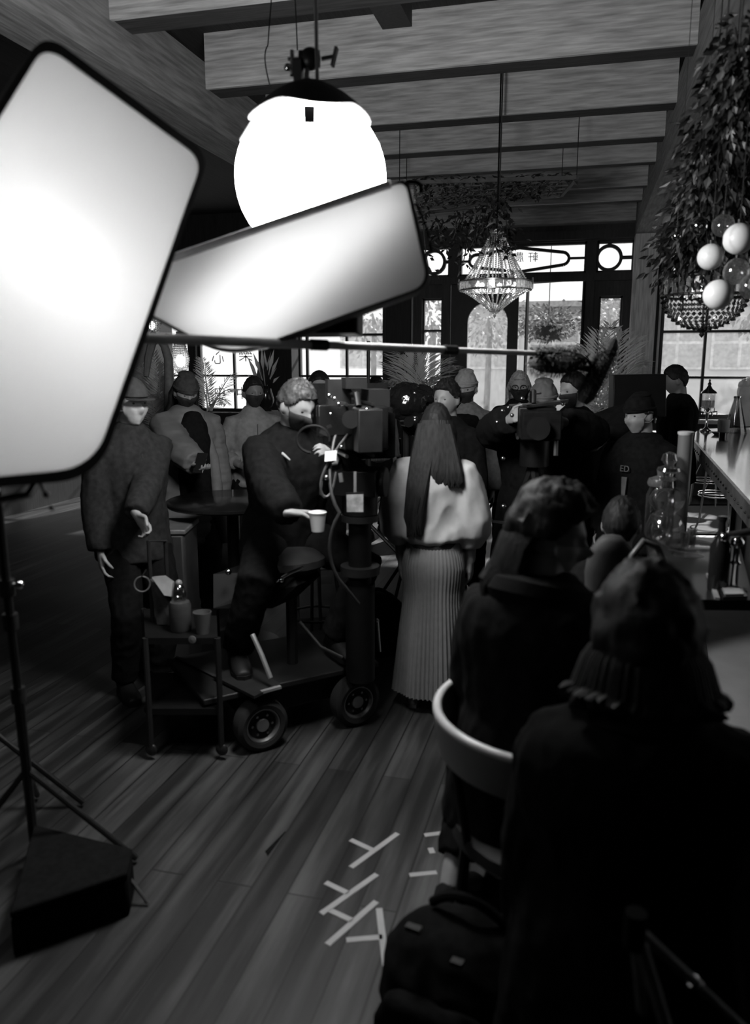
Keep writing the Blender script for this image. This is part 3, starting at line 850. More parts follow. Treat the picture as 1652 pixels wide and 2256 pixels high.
# ---------------------------------------------------------------- film lights
METAL = mat('steel', .35, .3, 1, var=.1); DMETAL = mat('dark_metal', .035, .42, .5, var=.2, spec=.3); CHROME = mat('chrome', .7, .12, 1, var=.03)
BLKPL = mat('black_plastic', .008, .45, var=.2, spec=.22); BLKGL = mat('black_gloss', .015, .1, var=.1); RUBBER = mat('rubber', .01, .8, spec=.2)
def rounded(pts, rad):
    out = []; n = len(pts)
    for i in range(n):
        p = pts[i]; a = (pts[i - 1] - p); c = (pts[(i + 1) % n] - p); r = rad[i]
        out += bez(p + a.normalized() * r, p, p + c.normalized() * r, 8)
    return out
def inset(poly, k):
    c = sum(poly, V((0, 0, 0))) / len(poly)
    return [p + (p - c).normalized() * k for p in poly]
def softbox(name, label, pix, plane3, rad, depth, rim, energy, lamp_px, lamp_back, cat='light panel', lsize=.12, c=.9, bk=.55):
    P3 = [at(*q) for q in plane3]
    n = (P3[1] - P3[0]).cross(P3[2] - P3[0]).normalized()
    if n.dot(CAM - P3[0]) < 0: n = -n
    poly = rounded([onplane(x, y, P3[0], n) for x, y in pix], rad)
    cen = sum(poly, V((0, 0, 0))) / len(poly)
    t = thing(name, label, cat, cen - n * depth)
    f = MB(); f.prism(poly, -n * .004); f.build('diffusion_cloth', translucent(name + '_cloth', c), t, smooth=False)
    outer, back = inset(poly, rim), [cen - n * depth + (p - cen) * bk for p in poly]
    m = len(poly); b = MB()
    ol = [p - n * .02 for p in outer]; fr = [p + n * .004 for p in outer]; inn = [p + n * .004 for p in poly]; inb = [p - n * .012 for p in poly]
    rings = [inb, inn, fr, ol, back]
    vs = [q for r in rings for q in r]; fs = []
    for k in range(len(rings) - 1):
        for i in range(m):
            j = (i + 1) % m
            fs.append((k * m + i, k * m + j, (k + 1) * m + j, (k + 1) * m + i))
    fs.append(tuple(range(4 * m, 5 * m)))
    b.add(vs, fs); b.build('fabric_shell', mat('black_softbox_fabric', .03, .7), t, smooth=False)
    b = MB(); R = n.to_track_quat('Z', 'Y').to_matrix()
    b.box(cen - n * (depth + .04), (.4, .3, .09), R); b.build('light_head', BLKPL, t, bevel=.01)
    lp = onplane(lamp_px[0], lamp_px[1], P3[0], n) - n * lamp_back
    if lsize > 1:
        lo = light(name + '_lamp', 'AREA', lp, energy, .3, direction=n)
        lo.data.shape = 'RECTANGLE'; lo.data.size = lsize - 1; lo.data.size_y = .27
        xa = (P3[0] - P3[2]); xa = (xa - n * xa.dot(n)).normalized(); ya = (-n).cross(xa)
        lo.rotation_euler = Matrix((xa, ya, -n)).transposed().to_euler() if False else Matrix((xa, n.cross(xa) * -1, -n)).transposed().to_euler()
    else: light(name + '_lamp', 'POINT', lp, energy, lsize)
    return t, cen, n, P3
sb1, c1_, n1_, P1 = softbox('softbox', 'large glowing white softbox filling the upper left corner', [(98, 98), (446, 352), (206, 1030), (-520, 1100)],
              [(100, 105, 1.75), (440, 350, 2.05), (205, 1025, 1.85)], (.05, .05, .09, .1), .50, .025, 60, (130, 570), .46, bk=.82, lsize=.30)
sb2, c2_, n2_, P2_ = softbox('softbox', 'tilted white light panel in front of the glowing ball lantern', [(212, 628), (893, 400), (943, 628), (505, 784)],
              [(885, 405, 2.28), (938, 622, 2.28), (500, 778, 2.42)], (.05, .03, .05, .11), .11, .012, 2.7, (655, 560), .09, lsize=1.88, bk=.95)
# seam tubes and cord on the panel
b = MB(); e1, e2 = onplane(380, 571, P2_[0], n2_), onplane(862, 408, P2_[0], n2_)
b.tube([e1 + n2_ * .01, e2 + n2_ * .01], .012); b.build('edge_tube', mat('pale_fabric_tube', .35, .6), sb2)
b = MB(); e = onplane(892, 402, P2_[0], n2_)
b.tube(bez(e, e + RGT * .05 + UPV * .012, e + RGT * .045 - UPV * .03) , .007); b.tube(bez(e + RGT * .03 - UPV * .06, e + RGT * .065 - UPV * .12, e + RGT * .075 - UPV * .2), .004)
b.build('corner_strap', BLACK, sb2)
# boom that carries the panel, reaching back behind the big softbox
t = thing('panel_boom', 'dark steel boom arm behind the tilted light panel', 'stand', c2_ - n2_ * .36)
arm_end = at(-170, 720, 2.9)
b = MB(); b.tube([c2_ - n2_ * .37, arm_end, lerp(c2_ - n2_ * .37, arm_end, 1.25)], .016); b.build('boom_tube', BLKPL, t)
b = MB(); b.tube([V((arm_end.x, arm_end.y, 0.02)), arm_end + V((0, 0, .1))], .02); b.build('upright', BLKPL, t)
for k in range(3):
    a = k * 2 * PI / 3 + .3; b = MB(); b.tube([V((arm_end.x, arm_end.y, .45)), V((arm_end.x + .45 * math.cos(a), arm_end.y + .45 * math.sin(a), .02))], .012); b.build('leg', BLKPL, t)

# stand of the big softbox at the left edge
SB = onz(78, 1880, 0); SBT = V((SB.x, SB.y, 1.2)); q = at(2, 1150, 1.75); 
t = thing('light_stand', 'tall steel light stand under the big softbox at the left edge', 'stand', (SB.x, SB.y, 0))
top = onz(4, 1190, 1.28)
sbx = lambda z: lerp(SB, top, z / 1.28)
b = MB(); b.tube([sbx(.05), sbx(.72)], .017); b.tube([sbx(.70), sbx(1.45)], .013); b.build('pole', DMETAL, t)
b = MB()
for z in (.72, 1.0, 1.12): b.tube([sbx(z) - V((0, 0, .025)), sbx(z) + V((0, 0, .025))], .024, n=12)
b.build('collar', DMETAL, t)
b = MB(); b.ball(sbx(1.13) + RGT * .04, .014); b.tube([sbx(1.13), sbx(1.13) + RGT * .04], .006); b.build('knob', CHROME, t)
b = MB(); b.ball(sbx(.06) + RGT * .03, .012); b.build('knob', CHROME, t)
for k in range(3):
    a = k * 2 * PI / 3 + 2.2; b = MB(); b.tube([sbx(.4), V((SB.x + .4 * math.cos(a), SB.y + .4 * math.sin(a), .02))], .011); b.build('leg', DMETAL, t)
b = MB(); y0 = at(-90, 1118, 1.8); y1 = at(62, 1090, 1.8); y2 = at(84, 1056, 1.82)
b.tube([y0, lerp(y0, y1, .9), y1, y2, at(88, 1030, 1.9)], .009, n=10); b.tube([lerp(y0, y1, .35), sbx(1.44)], .012); b.build('yoke', mat('worn_steel', .3, .35, .9), t)
b = MB(); b.tube(bez(at(88, 1062, 1.84), at(96, 1082, 1.84), at(103, 1092, 1.84)), .004); b.ball(at(102, 1090, 1.84), .008); b.tube([at(111, 1122, 1.84), at(117, 1116, 1.84)], .006); b.build('tension_cord', METAL, t)

# glowing ball lantern
LC = at(685, 395, 2.85); LR = 165 * 2.85 / F
t = thing('ball_lantern', 'glowing white ball lantern hung from a steel rod below the ceiling beams', 'lamp', LC)
b = MB(); b.ball(LC, LR, nu=40, nv=28); b.build('globe', emission('lantern_glow', 54), t)
capm = mat('lantern_skirt', .035, .8)
b = MB(); prof = []; N = 40
for j in range(9):
    ph = j / 8; row = []
    for i in range(N):
        a = 2 * PI * i / N
        low = .70 + .15 * (abs(math.sin(a * 2 + .55)) ** 1.5)
        th = low * ph
        rr = LR * (1.03 + .05 * ph)
        row.append(LC + V((math.sin(th) * math.cos(a) * rr, math.sin(th) * math.sin(a) * rr, math.cos(th) * rr + .05 * (1 - ph))))
    prof.append(row)
vs = [q for r in prof for q in r] + [LC + (q - LC) * 1.012 for r in prof for q in r]; fs = []; off = 9 * N
for k in range(8):
    for i in range(N):
        j = (i + 1) % N
        fs.append((k * N + i, k * N + j, (k + 1) * N + j, (k + 1) * N + i)); fs.append((off + k * N + i, off + (k + 1) * N + i, off + (k + 1) * N + j, off + k * N + j))
for i in range(N):
    j = (i + 1) % N; fs.append((8 * N + i, 8 * N + j, off + 8 * N + j, off + 8 * N + i))
b.add(vs, fs); b.build('skirt', capm, t)
b = MB()
for a in (-1.25, -2.75, .4, 1.9):
    q = [LC + V((math.sin(th) * math.cos(a + da_), math.sin(th) * math.sin(a + da_), math.cos(th))) * LR * 1.02 for th, da_ in ((.85, -.09), (.85, .09), (1.12, .07), (1.12, -.07))]
    b.prism(q, (q[0] - LC).normalized() * .004)
b.build('strap', capm, t)
b = MB()
for a in (-1.25, -2.1, -2.9, -.3):
    b.tube([LC + V((math.sin(th) * math.cos(a), math.sin(th) * math.sin(a), math.cos(th))) * LR * 1.003 for th in [i * PI / 16 for i in range(3, 17)]], .0022, n=5)
b.build('seam', mat('seam_thread', .5, .8), t)
b = MB(); s0 = at(676, 206, 2.85); s1 = at(677, 130, 2.85)
b.tube([s0 - V((0, 0, .05)), s0 + V((0, 0, .05))], .014); b.tube([s0 + V((0, 0, .05)), s1], .009); b.box(s0 + V((-.03, 0, .06)), (.03, .03, .1)); b.build('spigot', METAL, t)
b = MB(); b.tube([s1 - RGT * .03, s1 + RGT * .045], .028, n=14); b.ball(s1 + RGT * .01, .038); b.build('knuckle_clamp', DMETAL, t)
b = MB(); b.bar(s1 + RGT * .05, s1 + RGT * .10 + UPV * .01, .012, .012); b.bar(s1 + RGT * .09 - UPV * .025, s1 + RGT * .105 + UPV * .04, .02, .01); b.build('t_handle', METAL, t)
b = MB(); b.tube([s1 - RGT * .03, s1 - RGT * .07], .007); b.ball(s1 - RGT * .07 - UPV * .03, .014); b.tube([s1 - RGT * .055 - UPV * .06, s1 - RGT * .055 + UPV * .03], .008); b.build('grip_arm', CHROME, t)
b = MB(); r0 = at(699, 200, 2.83); r1 = V((r0.x, r0.y, ZC)); r1 = onz(691, -40, ZB + .2) if False else V((r0.x - .01, r0.y, ZC)); b.tube([r0, r1], .007); b.build('hanging_rod', METAL, t)
b = MB(); b.tube(bez(at(595, 190, 3.5), at(575, 120, 3.5), at(590, 100, 3.6), 8) + [at(600, -30, 3.7)], .003, n=5); b.tube(bez(at(655, 110, 3.55), at(652, 30, 3.6), at(648, -40, 3.6)), .003, n=5)
b.build('power_cable', BLACK, t)

# boom pole and microphone
pa_, pb_ = at(270, 743, 2.1), at(1190, 779, 3.1)
t = thing('boom_pole', 'long grey boom pole crossing the room at head height', 'boom pole', lerp(pa_, pb_, .5))
b = MB(); b.tube([pa_, lerp(pa_, pb_, .38)], .0145, n=12); b.tube([lerp(pa_, pb_, .36), lerp(pa_, pb_, .72)], .0125, n=12); b.tube([lerp(pa_, pb_, .70), pb_], .0105, n=12)
b.build('tube', mat('boom_grey', .70, .4), t)
b = MB()
for f in (.375, .71): q = lerp(pa_, pb_, f); dd = (pb_ - pa_).normalized(); b.tube([q - dd * .03, q + dd * .03], .0175, n=12)
b.build('locking_collar', DMETAL, t)
def fur(b, c, d, r, L, n, ln, rnd):
    a, e = axes(d)
    for _ in range(n):
        u = rnd.uniform(-1, 1); th = rnd.uniform(0, 2 * PI); rr = r * math.sqrt(max(0, 1 - max(0, abs(u) - .8) ** 2 * 20))
        o_ = (a * math.cos(th) + e * math.sin(th)); p = c + d * u * L / 2 + o_ * rr
        b.leaf(p - o_ * .01, (o_ + d * rnd.uniform(-.6, .6) + V((0, 0, -.5))).normalized(), d, ln, .008)
FUR = mat('black_fur', .02, .8)
rnd = random.Random(11)
t = thing('microphone', 'shaggy black microphone windshield hanging at the right end of the boom pole', 'microphone', at(1315, 880, 3.15))
m0, m1 = at(1346, 762, 3.1), at(1290, 872, 3.15); md = (m1 - m0).normalized()
b = MB(); b.tube([m0 - md * .03, m0, lerp(m0, m1, .5), m1, m1 + md * .03], [.012, .03, .034, .036, .02], n=14); fur(b, lerp(m0, m1, .5), md, .034, (m1 - m0).length, 900, .03, rnd); b.build('windshield', FUR, t, smooth=False)
g0 = at(1228, 797, 3.12)
b = MB(); b.ball(g0, .085, (1.35, .7, .55)); fur(b, g0, RGT, .05, .21, 700, .035, rnd); b.build('wind_muff', FUR, t, smooth=False)
b = MB(); b.tube([g0, at(1290, 812, 3.12), lerp(m0, m1, .5)], .012); b.tube(bez(at(1190, 779, 3.1), at(1200, 800, 3.1), g0), .014); b.tube(bez(at(1265, 780, 3.1), at(1310, 790, 3.1), at(1305, 830, 3.1)), .006); b.build('shock_mount', BLKPL, t)

# small lights on a far stand below the panel
t = thing('light_stand', 'slim light stand with a wheeled foot in front of the left windows', 'stand', onz(812, 1265, 0))
fb_ = onz(812, 1265, 0); tp = V((fb_.x, fb_.y, 1.98))
b = MB(); b.tube([fb_ + V((0, 0, .12)), fb_ + V((0, 0, 1.1))], .024); b.tube([fb_ + V((0, 0, 1.1)), tp], .015); b.build('pole', DMETAL, t)
for k in range(3):
    a = k * 2 * PI / 3 - .15; e = fb_ + V((.38 * math.cos(a), .38 * math.sin(a), .12)); b = MB(); b.tube([fb_ + V((0, 0, .45)), e], .016); l_ = b.build('leg', DMETAL, t)
    b = MB(); b.tube([e + V((-.012, 0, -.06)), e + V((.012, 0, -.06))], .06, n=16); b.bar(e, e - V((0, 0, .06)), .03, .02); b.build('caster', RUBBER, l_)
t = thing('spotlight', 'small black spotlight clamped high behind the tilted panel', 'lamp', at(704, 716, 6.2))
c = at(704, 716, 6.2); b = MB(); b.tube([c + V((-.09, .05, 0)), c + V((.05, -.05, -.02))], [.03, .05], n=14); b.box(c + V((-.02, 0, .07)), (.03, .03, .12)); b.build('housing', BLKPL, t)
b = MB(); b.tube([c + V((.05, -.05, -.02)), c + V((.08, -.07, -.03))], .052, n=14); b.build('lens', METAL, t)
b = MB(); b.tube([c + V((-.02, 0, .1)), V((c.x, c.y, ZB + .1))], .01); b.build('drop_rod', DMETAL, t)
# ---------------------------------------------------------------- people on the set
W = lambda px, py, d: ('w', at(px, py, d))
PUFF = mat('puffer_shell', .16, .6, var=.15, scale=8)
SHIRTL = mat('pale_shirt', .22, .8, var=.15, scale=30)
person('person in flat cap and pale face mask beside the big softbox, hand on the cart', 286, 838, 4.1, 22, lean=3, head=(4, 8, 0), hb=W(296, 1140, 3.9), cb=.8, db=V((.35, -.5, -.75)),
       top=('jacket', CHAR, .04, -.16), bottom=('trousers', BLACK, .02), hat=('cap', DGREY), mask=MASKW, hair=('short', HAIRM))
s, P, loc, sp, Rt = LASTP['s'], LASTP['P'], LASTP['loc'], LASTP['spine'], LASTP['Rt']
b = MB(); b.bar(P + V((.0, -.165, .42)) * s, P + V((0, -.172, .02)) * s, .012, .008); loc(b).build('zip', METAL, LASTP['root'])

person('person in knitted beanie, black mask and open pale puffer coat looking down at a phone', 408, 826, 5.55, 8, lean=2, head=(24, 8, 0), ha=W(432, 1022, 5.28), na=V((.3, -.6, .7)), ca=.7, pa=V((-.9, .5, -.3)),
       top=('puffer_coat', PUFF, .075, -.40), bottom=('trousers', DGREY, .03), hat=('beanie', DGREY), mask=MASKB, hair=('long', HAIRD, .22), wr=(.014, 2.4, 5.5), sw=.95)
s, P, loc, sp, Rt, root = LASTP['s'], LASTP['P'], LASTP['loc'], LASTP['spine'], LASTP['Rt'], LASTP['root']
b = MB(); b.loft([(P + sp(z) * s + Rt @ V((.03, -.125, 0)) * s, Rt @ V((w_, 0, 0)) * s, Rt @ V((0, dd, 0)) * s) for z, w_, dd in ((-.10, .135, .10), (.08, .135, .10), (.2, .13, .095), (.34, .125, .09), (.46, .095, .07), (.53, .055, .055))], cap=.3)
loc(b).build('jumper', BLACK, root, remesh=.012, wrinkle=(.006, 8, .7))
b = MB(); b.tube([LASTP['J']['b'][0] * .6 + LASTP['P'] * .4 + V((0, -.1, .25)) * s, P + V((.16, -.16, .2)) * s, P + V((.185, -.17, -.1)) * s, P + V((.22, -.16, -.42)) * s], [.025, .04, .042, .035], n=10); loc(b).build('coat_edge', mat('coat_lining', .17, .8), root)
t = thing('phone', 'black phone held by the person in the puffer coat', 'phone', at(440, 1022, 5.22))
b = MB(); b.box(at(441, 1020, 5.21), (.075, .008, .15), Matrix.Rotation(-.6, 3, 'X')); b.build('body', BLKGL, t, bevel=.004)

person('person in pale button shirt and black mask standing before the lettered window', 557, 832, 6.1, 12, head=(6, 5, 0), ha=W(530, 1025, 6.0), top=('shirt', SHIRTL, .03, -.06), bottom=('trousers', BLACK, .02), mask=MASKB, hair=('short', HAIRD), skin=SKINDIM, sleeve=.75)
b = MB(); s, P, loc = LASTP['s'], LASTP['P'], LASTP['loc']
b.bar(P + V((0, -.165, .44)) * s, P + V((0, -.17, .0)) * s, .02, .006); loc(b).build('placket', mat('placket', .16, .8), LASTP['root'])

# seated camera crew member on the dolly
an1, an2 = onz(522, 1428, .40), onz(738, 1402, .40)
person('person with curly hair and black jacket perched on the dolly holding a paper cup', 652, 838, 3.85, 20, H=1.78, sit=True, lean=14, head=(26, 22, 0), ha=W(640, 1140, 3.50), da=V((.75, -.1, -.05)), na=V((.15, -.3, -.95)), ca=.55,
       hb=W(742, 1012, 3.78), fa=('w', an1), fb=('w', an2), kpa=V((-.3, -1, .3)), kpb=V((.6, -1, .3)), top=('jacket', BLACK, .05, -.12), bottom=('trousers', BLACK, .025), mask=MASKB, hair=('curly', HAIRM), bulk=1.08, pa=V((-.8, .6, -.5)))
b = MB(); s, P, loc, hc = LASTP['s'], LASTP['P'], LASTP['loc'], LASTP['hc']
b.tube([hc + V((-.10, .03, -.20)) * s, hc + V((-.07, -.09, -.25)) * s], [.012, .004]); loc(b).build('collar_lining', mat('pale_lining', .4, .8), LASTP['root'])
cupc = at(700, 1170, 3.46)
t = thing('paper_cup', 'white paper cup in the hand of the curly-haired person on the dolly', 'cup', cupc)
b = MB(); b.lathe([(.027, 0), (.038, .082), (.0355, .082), (.026, .006)], cupc, n=24); b.build('cup', mat('white_paper', .75, .6, var=.03), t)
b = MB(); b.lathe([(.039, .080), (.0405, .083), (.039, .086), (.036, .083)], cupc, n=24); b.build('rim', MATS['white_paper'], t)

person('person in dark cap-like hair and black mask behind the film camera at left', 703, 822, 6.2, 5, top=('jacket', BLACK, .03, -.08), mask=MASKB, hair=('short', HAIRD))
b = MB(); s, hc, loc, Rh = LASTP['s'], LASTP['hc'], LASTP['loc'], LASTP['Rh']
b.tube([hc + V((math.cos(a) * .09, .01, math.sin(a) * .135)) * s for a in [PI * i / 12 for i in range(13)]], .007)
b.ball(hc + V((.088, 0, -.01)) * s, .03, (.5, 1, 1.2)); b.ball(hc + V((-.088, 0, -.01)) * s, .03, (.5, 1, 1.2)); loc(b).build('headset', BLKPL, LASTP['root'])
person('person with full dark beard in a striped grey jacket by the middle window', 828, 830, 8.2, 25, head=(10, 10, 0), top=('jacket', mat('striped_grey', .14, .8, var=.6, scale=30, stretch=(6, 1, .3)), .035, -.1), beard=HAIRD, hair=('short', HAIRD))
person('person with swept dark hair facing left behind the woman in white', 985, 838, 4.9, -24, head=(4, -6, 0), top=('jacket', BLACK, .035, -.1), hair=('curly', HAIRD))
person('person in pale grey beanie and black mask behind the swept-haired person', 1027, 820, 5.9, -8, head=(12, -5, 0), top=('jacket', MGREY, .05, -.12), hat=('beanie', mat('pale_knit', .26, .9, var=.1, scale=60)), mask=MASKB, hair=('short', HAIRL))
b = MB(); s, P, loc = LASTP['s'], LASTP['P'], LASTP['loc']
b.loft([(P + V((0, -.09, z)) * s, V((w_, 0, 0)) * s, V((0, .12, 0)) * s) for z, w_ in ((.0, .15), (.2, .145), (.38, .15), (.47, .11))], cap=.2); loc(b).build('vest', BLACK, LASTP['root'], remesh=.012, wrinkle=(.008, 8, .7))

# the woman in white seen from behind
person('woman with long dark hair in white blouse and long pleated skirt, seen from behind', 962, 893, 4.0, 172, head=(4, 10, 0), ha=W(1045, 1175, 3.62) if False else None, sw=.9,
       top=('blouse', WHITEC, .040, .05), bottom=None, hair=('long', HAIRD, .15), sleeve=.62, puff=1.5, collar=False, shoe=mat('pale_shoe', .35, .6), wr=(.017, 6, .55), eyes=False,
       pa=V((-1, .25, -.25)), pb=V((1, .25, -.25)), hb=None)
JJ = dict(LASTP)
s, P, loc, hc, root = JJ['s'], JJ['P'], JJ['loc'], JJ['hc'], JJ['root']
b = MB(); N = 240; rows = []
for k in range(15):
    f = k / 14; z = lerp(.98, .10, f)
    rx, ry = lerp(.128, .205, f ** .8) + .035 * math.exp(-((f - .13) / .13) ** 2), lerp(.10, .185, f ** .8) + .035 * math.exp(-((f - .13) / .13) ** 2)
    am = .001 + .011 * f
    for i in range(N):
        a = 2 * PI * i / N
        pl = am * (2 * abs(((i * 48 / N) % 1) - .5) - .5) * 2 + .012 * f * math.sin(3 * a + 1) + .01 * f * math.sin(7 * a)
        rows.append(V((math.cos(a) * (rx + pl), math.sin(a) * (ry + pl) + .01, z)) * s)
fs = [(k * N + i, k * N + (i + 1) % N, (k + 1) * N + (i + 1) % N, (k + 1) * N + i) for k in range(14) for i in range(N)]
b.add(rows, fs); loc(b).build('pleated_skirt', mat('satin_skirt', .20, .45, var=.08, scale=30), root, angle=False)
for p_ in root.children:
    if p_.name.startswith('pleated_skirt'):
        for q_ in p_.data.polygons: q_.use_smooth = True
b = MB(); b.lathe([(.145 * s, .955 * s), (.15 * s, 1.03 * s), (.14 * s, 1.03 * s), (.135 * s, .955 * s)], n=40); b.v = [V((p.x, p.y * .82 + .01, p.z)) for p in b.v]; loc(b).build('waistband', DGREY, root)
b = MB(); rnd = random.Random(5)
for i in range(56):
    f = i / 55; tail = f > .55
    p0 = hc + V((lerp(-.08, .08, f), .08 + .03 * math.sin(f * PI), .02)) * s
    p1 = hc + V((lerp(-.125, .105, f), .12 + .025 * math.sin(f * PI), -.15)) * s
    if tail:
        g_ = (f - .55) / .45
        p2 = hc + V((lerp(.03, .115, g_) + rnd.uniform(-.01, .01), .20, -.29)) * s
        p3 = hc + V((lerp(.06, .125, g_) + rnd.uniform(-.012, .012), .225, -.44 - .06 * rnd.random())) * s
        p4 = p3 + V((rnd.uniform(-.03, .01), -.01, -.06 - .05 * rnd.random())) * s
    else:
        p2 = hc + V((lerp(-.15, .03, f / .55) + rnd.uniform(-.01, .01), .15 + .03 * f, -.22)) * s
        p3 = hc + V((lerp(-.16, .04, f / .55), .16 + .03 * f, -.26 - .03 * rnd.random())) * s
        p4 = p3 + V((rnd.uniform(-.015, .025), .0, -.03)) * s
    b.tube([p0, p1, p2, p3, p4], [.014 * s, .02 * s, .018 * s, .014 * s, .004 * s], n=6)
loc(b).build('loose_tress', HAIRD, root)

person('woman with long fair hair and black mask holding a tablet by the doors', 1145, 820, 6.5, 0, head=(8, 0, 0), ha=W(1130, 918, 6.15), hb=W(1178, 918, 6.15), na=V((.6, .3, .3)), nb=V((-.6, .3, .3)),
       top=('coat', BLACK, .045, -.3), mask=MASKB, hair=('long', HAIRL, .24), sw=.92)
b = MB(); s, loc, hc, Rh = LASTP['s'], LASTP['loc'], LASTP['hc'], LASTP['Rh']
for sg in (-1, 1):
    c_ = hc + Rh @ V((sg * .034, -.108, .008)) * s
    b.tube([c_ + V((math.cos(a) * .026, 0, math.sin(a) * .022)) * s for a in [2 * PI * i / 16 for i in range(17)]], .003, n=5)
loc(b).build('glasses', BLKPL, LASTP['root'])
t = thing('tablet', 'tablet held up by the fair-haired woman in front of the doors', 'tablet', at(1160, 915, 6.05))
b = MB(); b.box(at(1156, 912, 6.08), (.25, .012, .17), Matrix.Rotation(.25, 3, 'X') @ Matrix.Rotation(YAW, 3, 'Z')); b.build('case', MGREY, t, bevel=.006)

person('person in dark grey cap operating the right-hand film camera', 1198, 842, 4.75, 12, head=(15, -10, 0), ha=W(1120, 925, 4.4), hb=W(1245, 930, 4.45), top=('coat', BLACK, .075, -.36), hat=('beanie', mat('grey_cap', .09, .8)), hair=('short', HAIRM), bulk=1.15)
person('person in black reaching an arm down to the right behind the right-hand camera', 1266, 820, 5.2, -30, head=(10, -20, 0), hb=W(1338, 962, 4.95), top=('jacket', BLACK, .05, -.12), hair=('short', HAIRD), mask=MASKB, pb=V((.8, .2, .4)))
M_ = person('person in black wool hat, pale mask and black hooded top at the right', 1412, 872, 4.55, -32, head=(8, -10, 0), top=('hooded_top', BLACK, .06, -.16), bottom=('trousers', BLACK, .03), hat=('beanie', BLACK), mask=mat('blue_mask', .30, .8, var=.05), bulk=1.18, hair=('short', HAIRD))
s, P, loc, root = LASTP['s'], LASTP['P'], LASTP['loc'], LASTP['root']
Mt = WM[root.name] @ Matrix.Translation(P + V((.03, -.212, .36)) * s) @ Matrix.Rotation(PI / 2 - .06, 4, 'X')
text_mesh('ED', 'shirt_lettering', .05, Mt, mat('print_grey', .13, .8), root)
b = MB(); b.prism([P + V((x, -.213, z)) * s for x, z in ((.012, .31), (.05, .31), (.042, .20), (.028, .17), (.016, .20))], V((0, .012, 0))); loc(b).build('lanyard', mat('lanyard_grey', .14, .7), root)
b = MB(); b.tube([P + V((math.cos(a) * .10, math.sin(a) * .10 + .01, .50 + .03 * math.sin(a))) * s for a in [2 * PI * i / 20 for i in range(21)]], .035 * s, n=8, cap=False); loc(b).build('hood', BLACK, root)
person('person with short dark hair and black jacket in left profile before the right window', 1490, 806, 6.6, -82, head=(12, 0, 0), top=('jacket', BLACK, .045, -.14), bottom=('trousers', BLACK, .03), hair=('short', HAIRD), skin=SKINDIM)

# seated crew in the foreground, seen from behind
person('person with dark pinned hair sitting in the curved wooden chair, seen from behind', 1218, 1092, 2.25, 150, H=1.70, sit=True, lean=4, head=(10, -75, 0), top=('coat', BLACK, .07, -.22), hair=('big', HAIRD), mask=MASKW, eyes=False,
       fa=('w', onz(1110, 1900, .09)), fb=('w', onz(990, 1958, .10)), kpb=V((.1, -.6, 1)), kpa=V((0, -.6, 1)), cuff=.10, bulk=1.1, ha=None)
b = MB(); s, P, loc, sp = LASTP['s'], LASTP['P'], LASTP['loc'], LASTP['spine']
b.tube([P + sp(.51) * s + V((math.cos(a) * .11, math.sin(a) * .11 + .01, .03 * math.sin(a))) * s for a in [2 * PI * i_ / 20 for i_ in range(21)]], .05 * s, n=8, cap=False); loc(b).build('hood', BLACK, LASTP['root'])
person('person with a big mass of dark curly hair, nearest in the foreground', 1428, 1312, 1.78, 186, H=1.70, sit=True, lean=6, head=(8, 0, 0), top=('long_coat', BLACK, .08, -.42), hair=('huge', HAIRD, .03), eyes=False, bulk=1.25, shoe=SHOE, ha=None)
b = MB(); s, P, loc, sp = LASTP['s'], LASTP['P'], LASTP['loc'], LASTP['spine']
b.tube([P + sp(.51) * s + V((math.cos(a) * .11, math.sin(a) * .11 + .01, .03 * math.sin(a))) * s for a in [2 * PI * i_ / 20 for i_ in range(21)]], .05 * s, n=8, cap=False); loc(b).build('hood', BLACK, LASTP['root'])
person('person with short dark hair seated beyond the two foreground people', 1372, 1098, 3.30, 176, H=1.65, sit=True, lean=6, top=('jacket', BLACK, .05, -.1), hair=('short', HAIRD), eyes=False)
# ---------------------------------------------------------------- dolly and film cameras
w1, w2_ = onz(575, 1648, 0), onz(782, 1594, 0)
u = (w2_ - w1); u.z = 0; wb = u.length; u.normalize(); vv = V((-u.y, u.x, 0))
if vv.dot(V((0, 1, 0))) < 0: vv = -vv
D = thing('camera_dolly', 'black wheeled camera dolly with grey deck panels in the middle of the floor', 'dolly', w1 + u * wb / 2 + vv * .3)
def dp(a, b_, z): return w1 + u * a + vv * b_ + V((0, 0, z))     # dolly coordinates
WR = .128
RUBD = mat('tyre', .012, .85); HUB = mat('hub_plate', .35, .35, .8, var=.2)
for a, b_ in ((0, 0), (wb, 0), (0, .62), (wb, .62)):
    c = dp(a, b_, WR); ax = -vv if b_ == 0 else vv
    R = ax.to_track_quat('Z', 'Y').to_matrix()
    b = MB(); b.lathe([(.07, -.045), (.105, -.05), (.125, -.035), (WR, 0), (.125, .035), (.105, .05), (.086, .046), (.084, .02), (.08, .02)], c, n=36, R=R); wo = b.build('wheel', RUBD, D)
    b = MB(); b.lathe([(.0, .012), (.08, .014), (.083, .04), (.078, .04), (.07, .02), (.035, .018), (.03, .035), (.01, .036)], c, n=36, R=R); b.build('hub', HUB, wo)
    b = MB()
    for k in range(6):
        q = R @ V((math.cos(k * PI / 3) * .05, math.sin(k * PI / 3) * .05, .02)); b.tube([c + q, c + q + ax * .008], .006, n=6)
    b.build('wheel_nut', METAL, wo)
RB = Matrix((u, vv, V((0, 0, 1)))).transposed()
DECK = mat('deck_plate', .016, .5, .2, var=.3)
b = MB(); b.box(dp(wb / 2, .31, .19), (wb + .12, .46, .13), RB); b.build('chassis', BLKPL, D, bevel=.012)
b = MB(); b.box(dp(wb / 2 - .05, .33, .275), (wb + .42, .60, .03), RB); b.build('deck', DECK, D, bevel=.006)
b = MB(); p0, p1, p2, p3 = onz(385, 1447, .30), onz(490, 1500, .30), onz(476, 1572, .10), onz(392, 1500, .12)
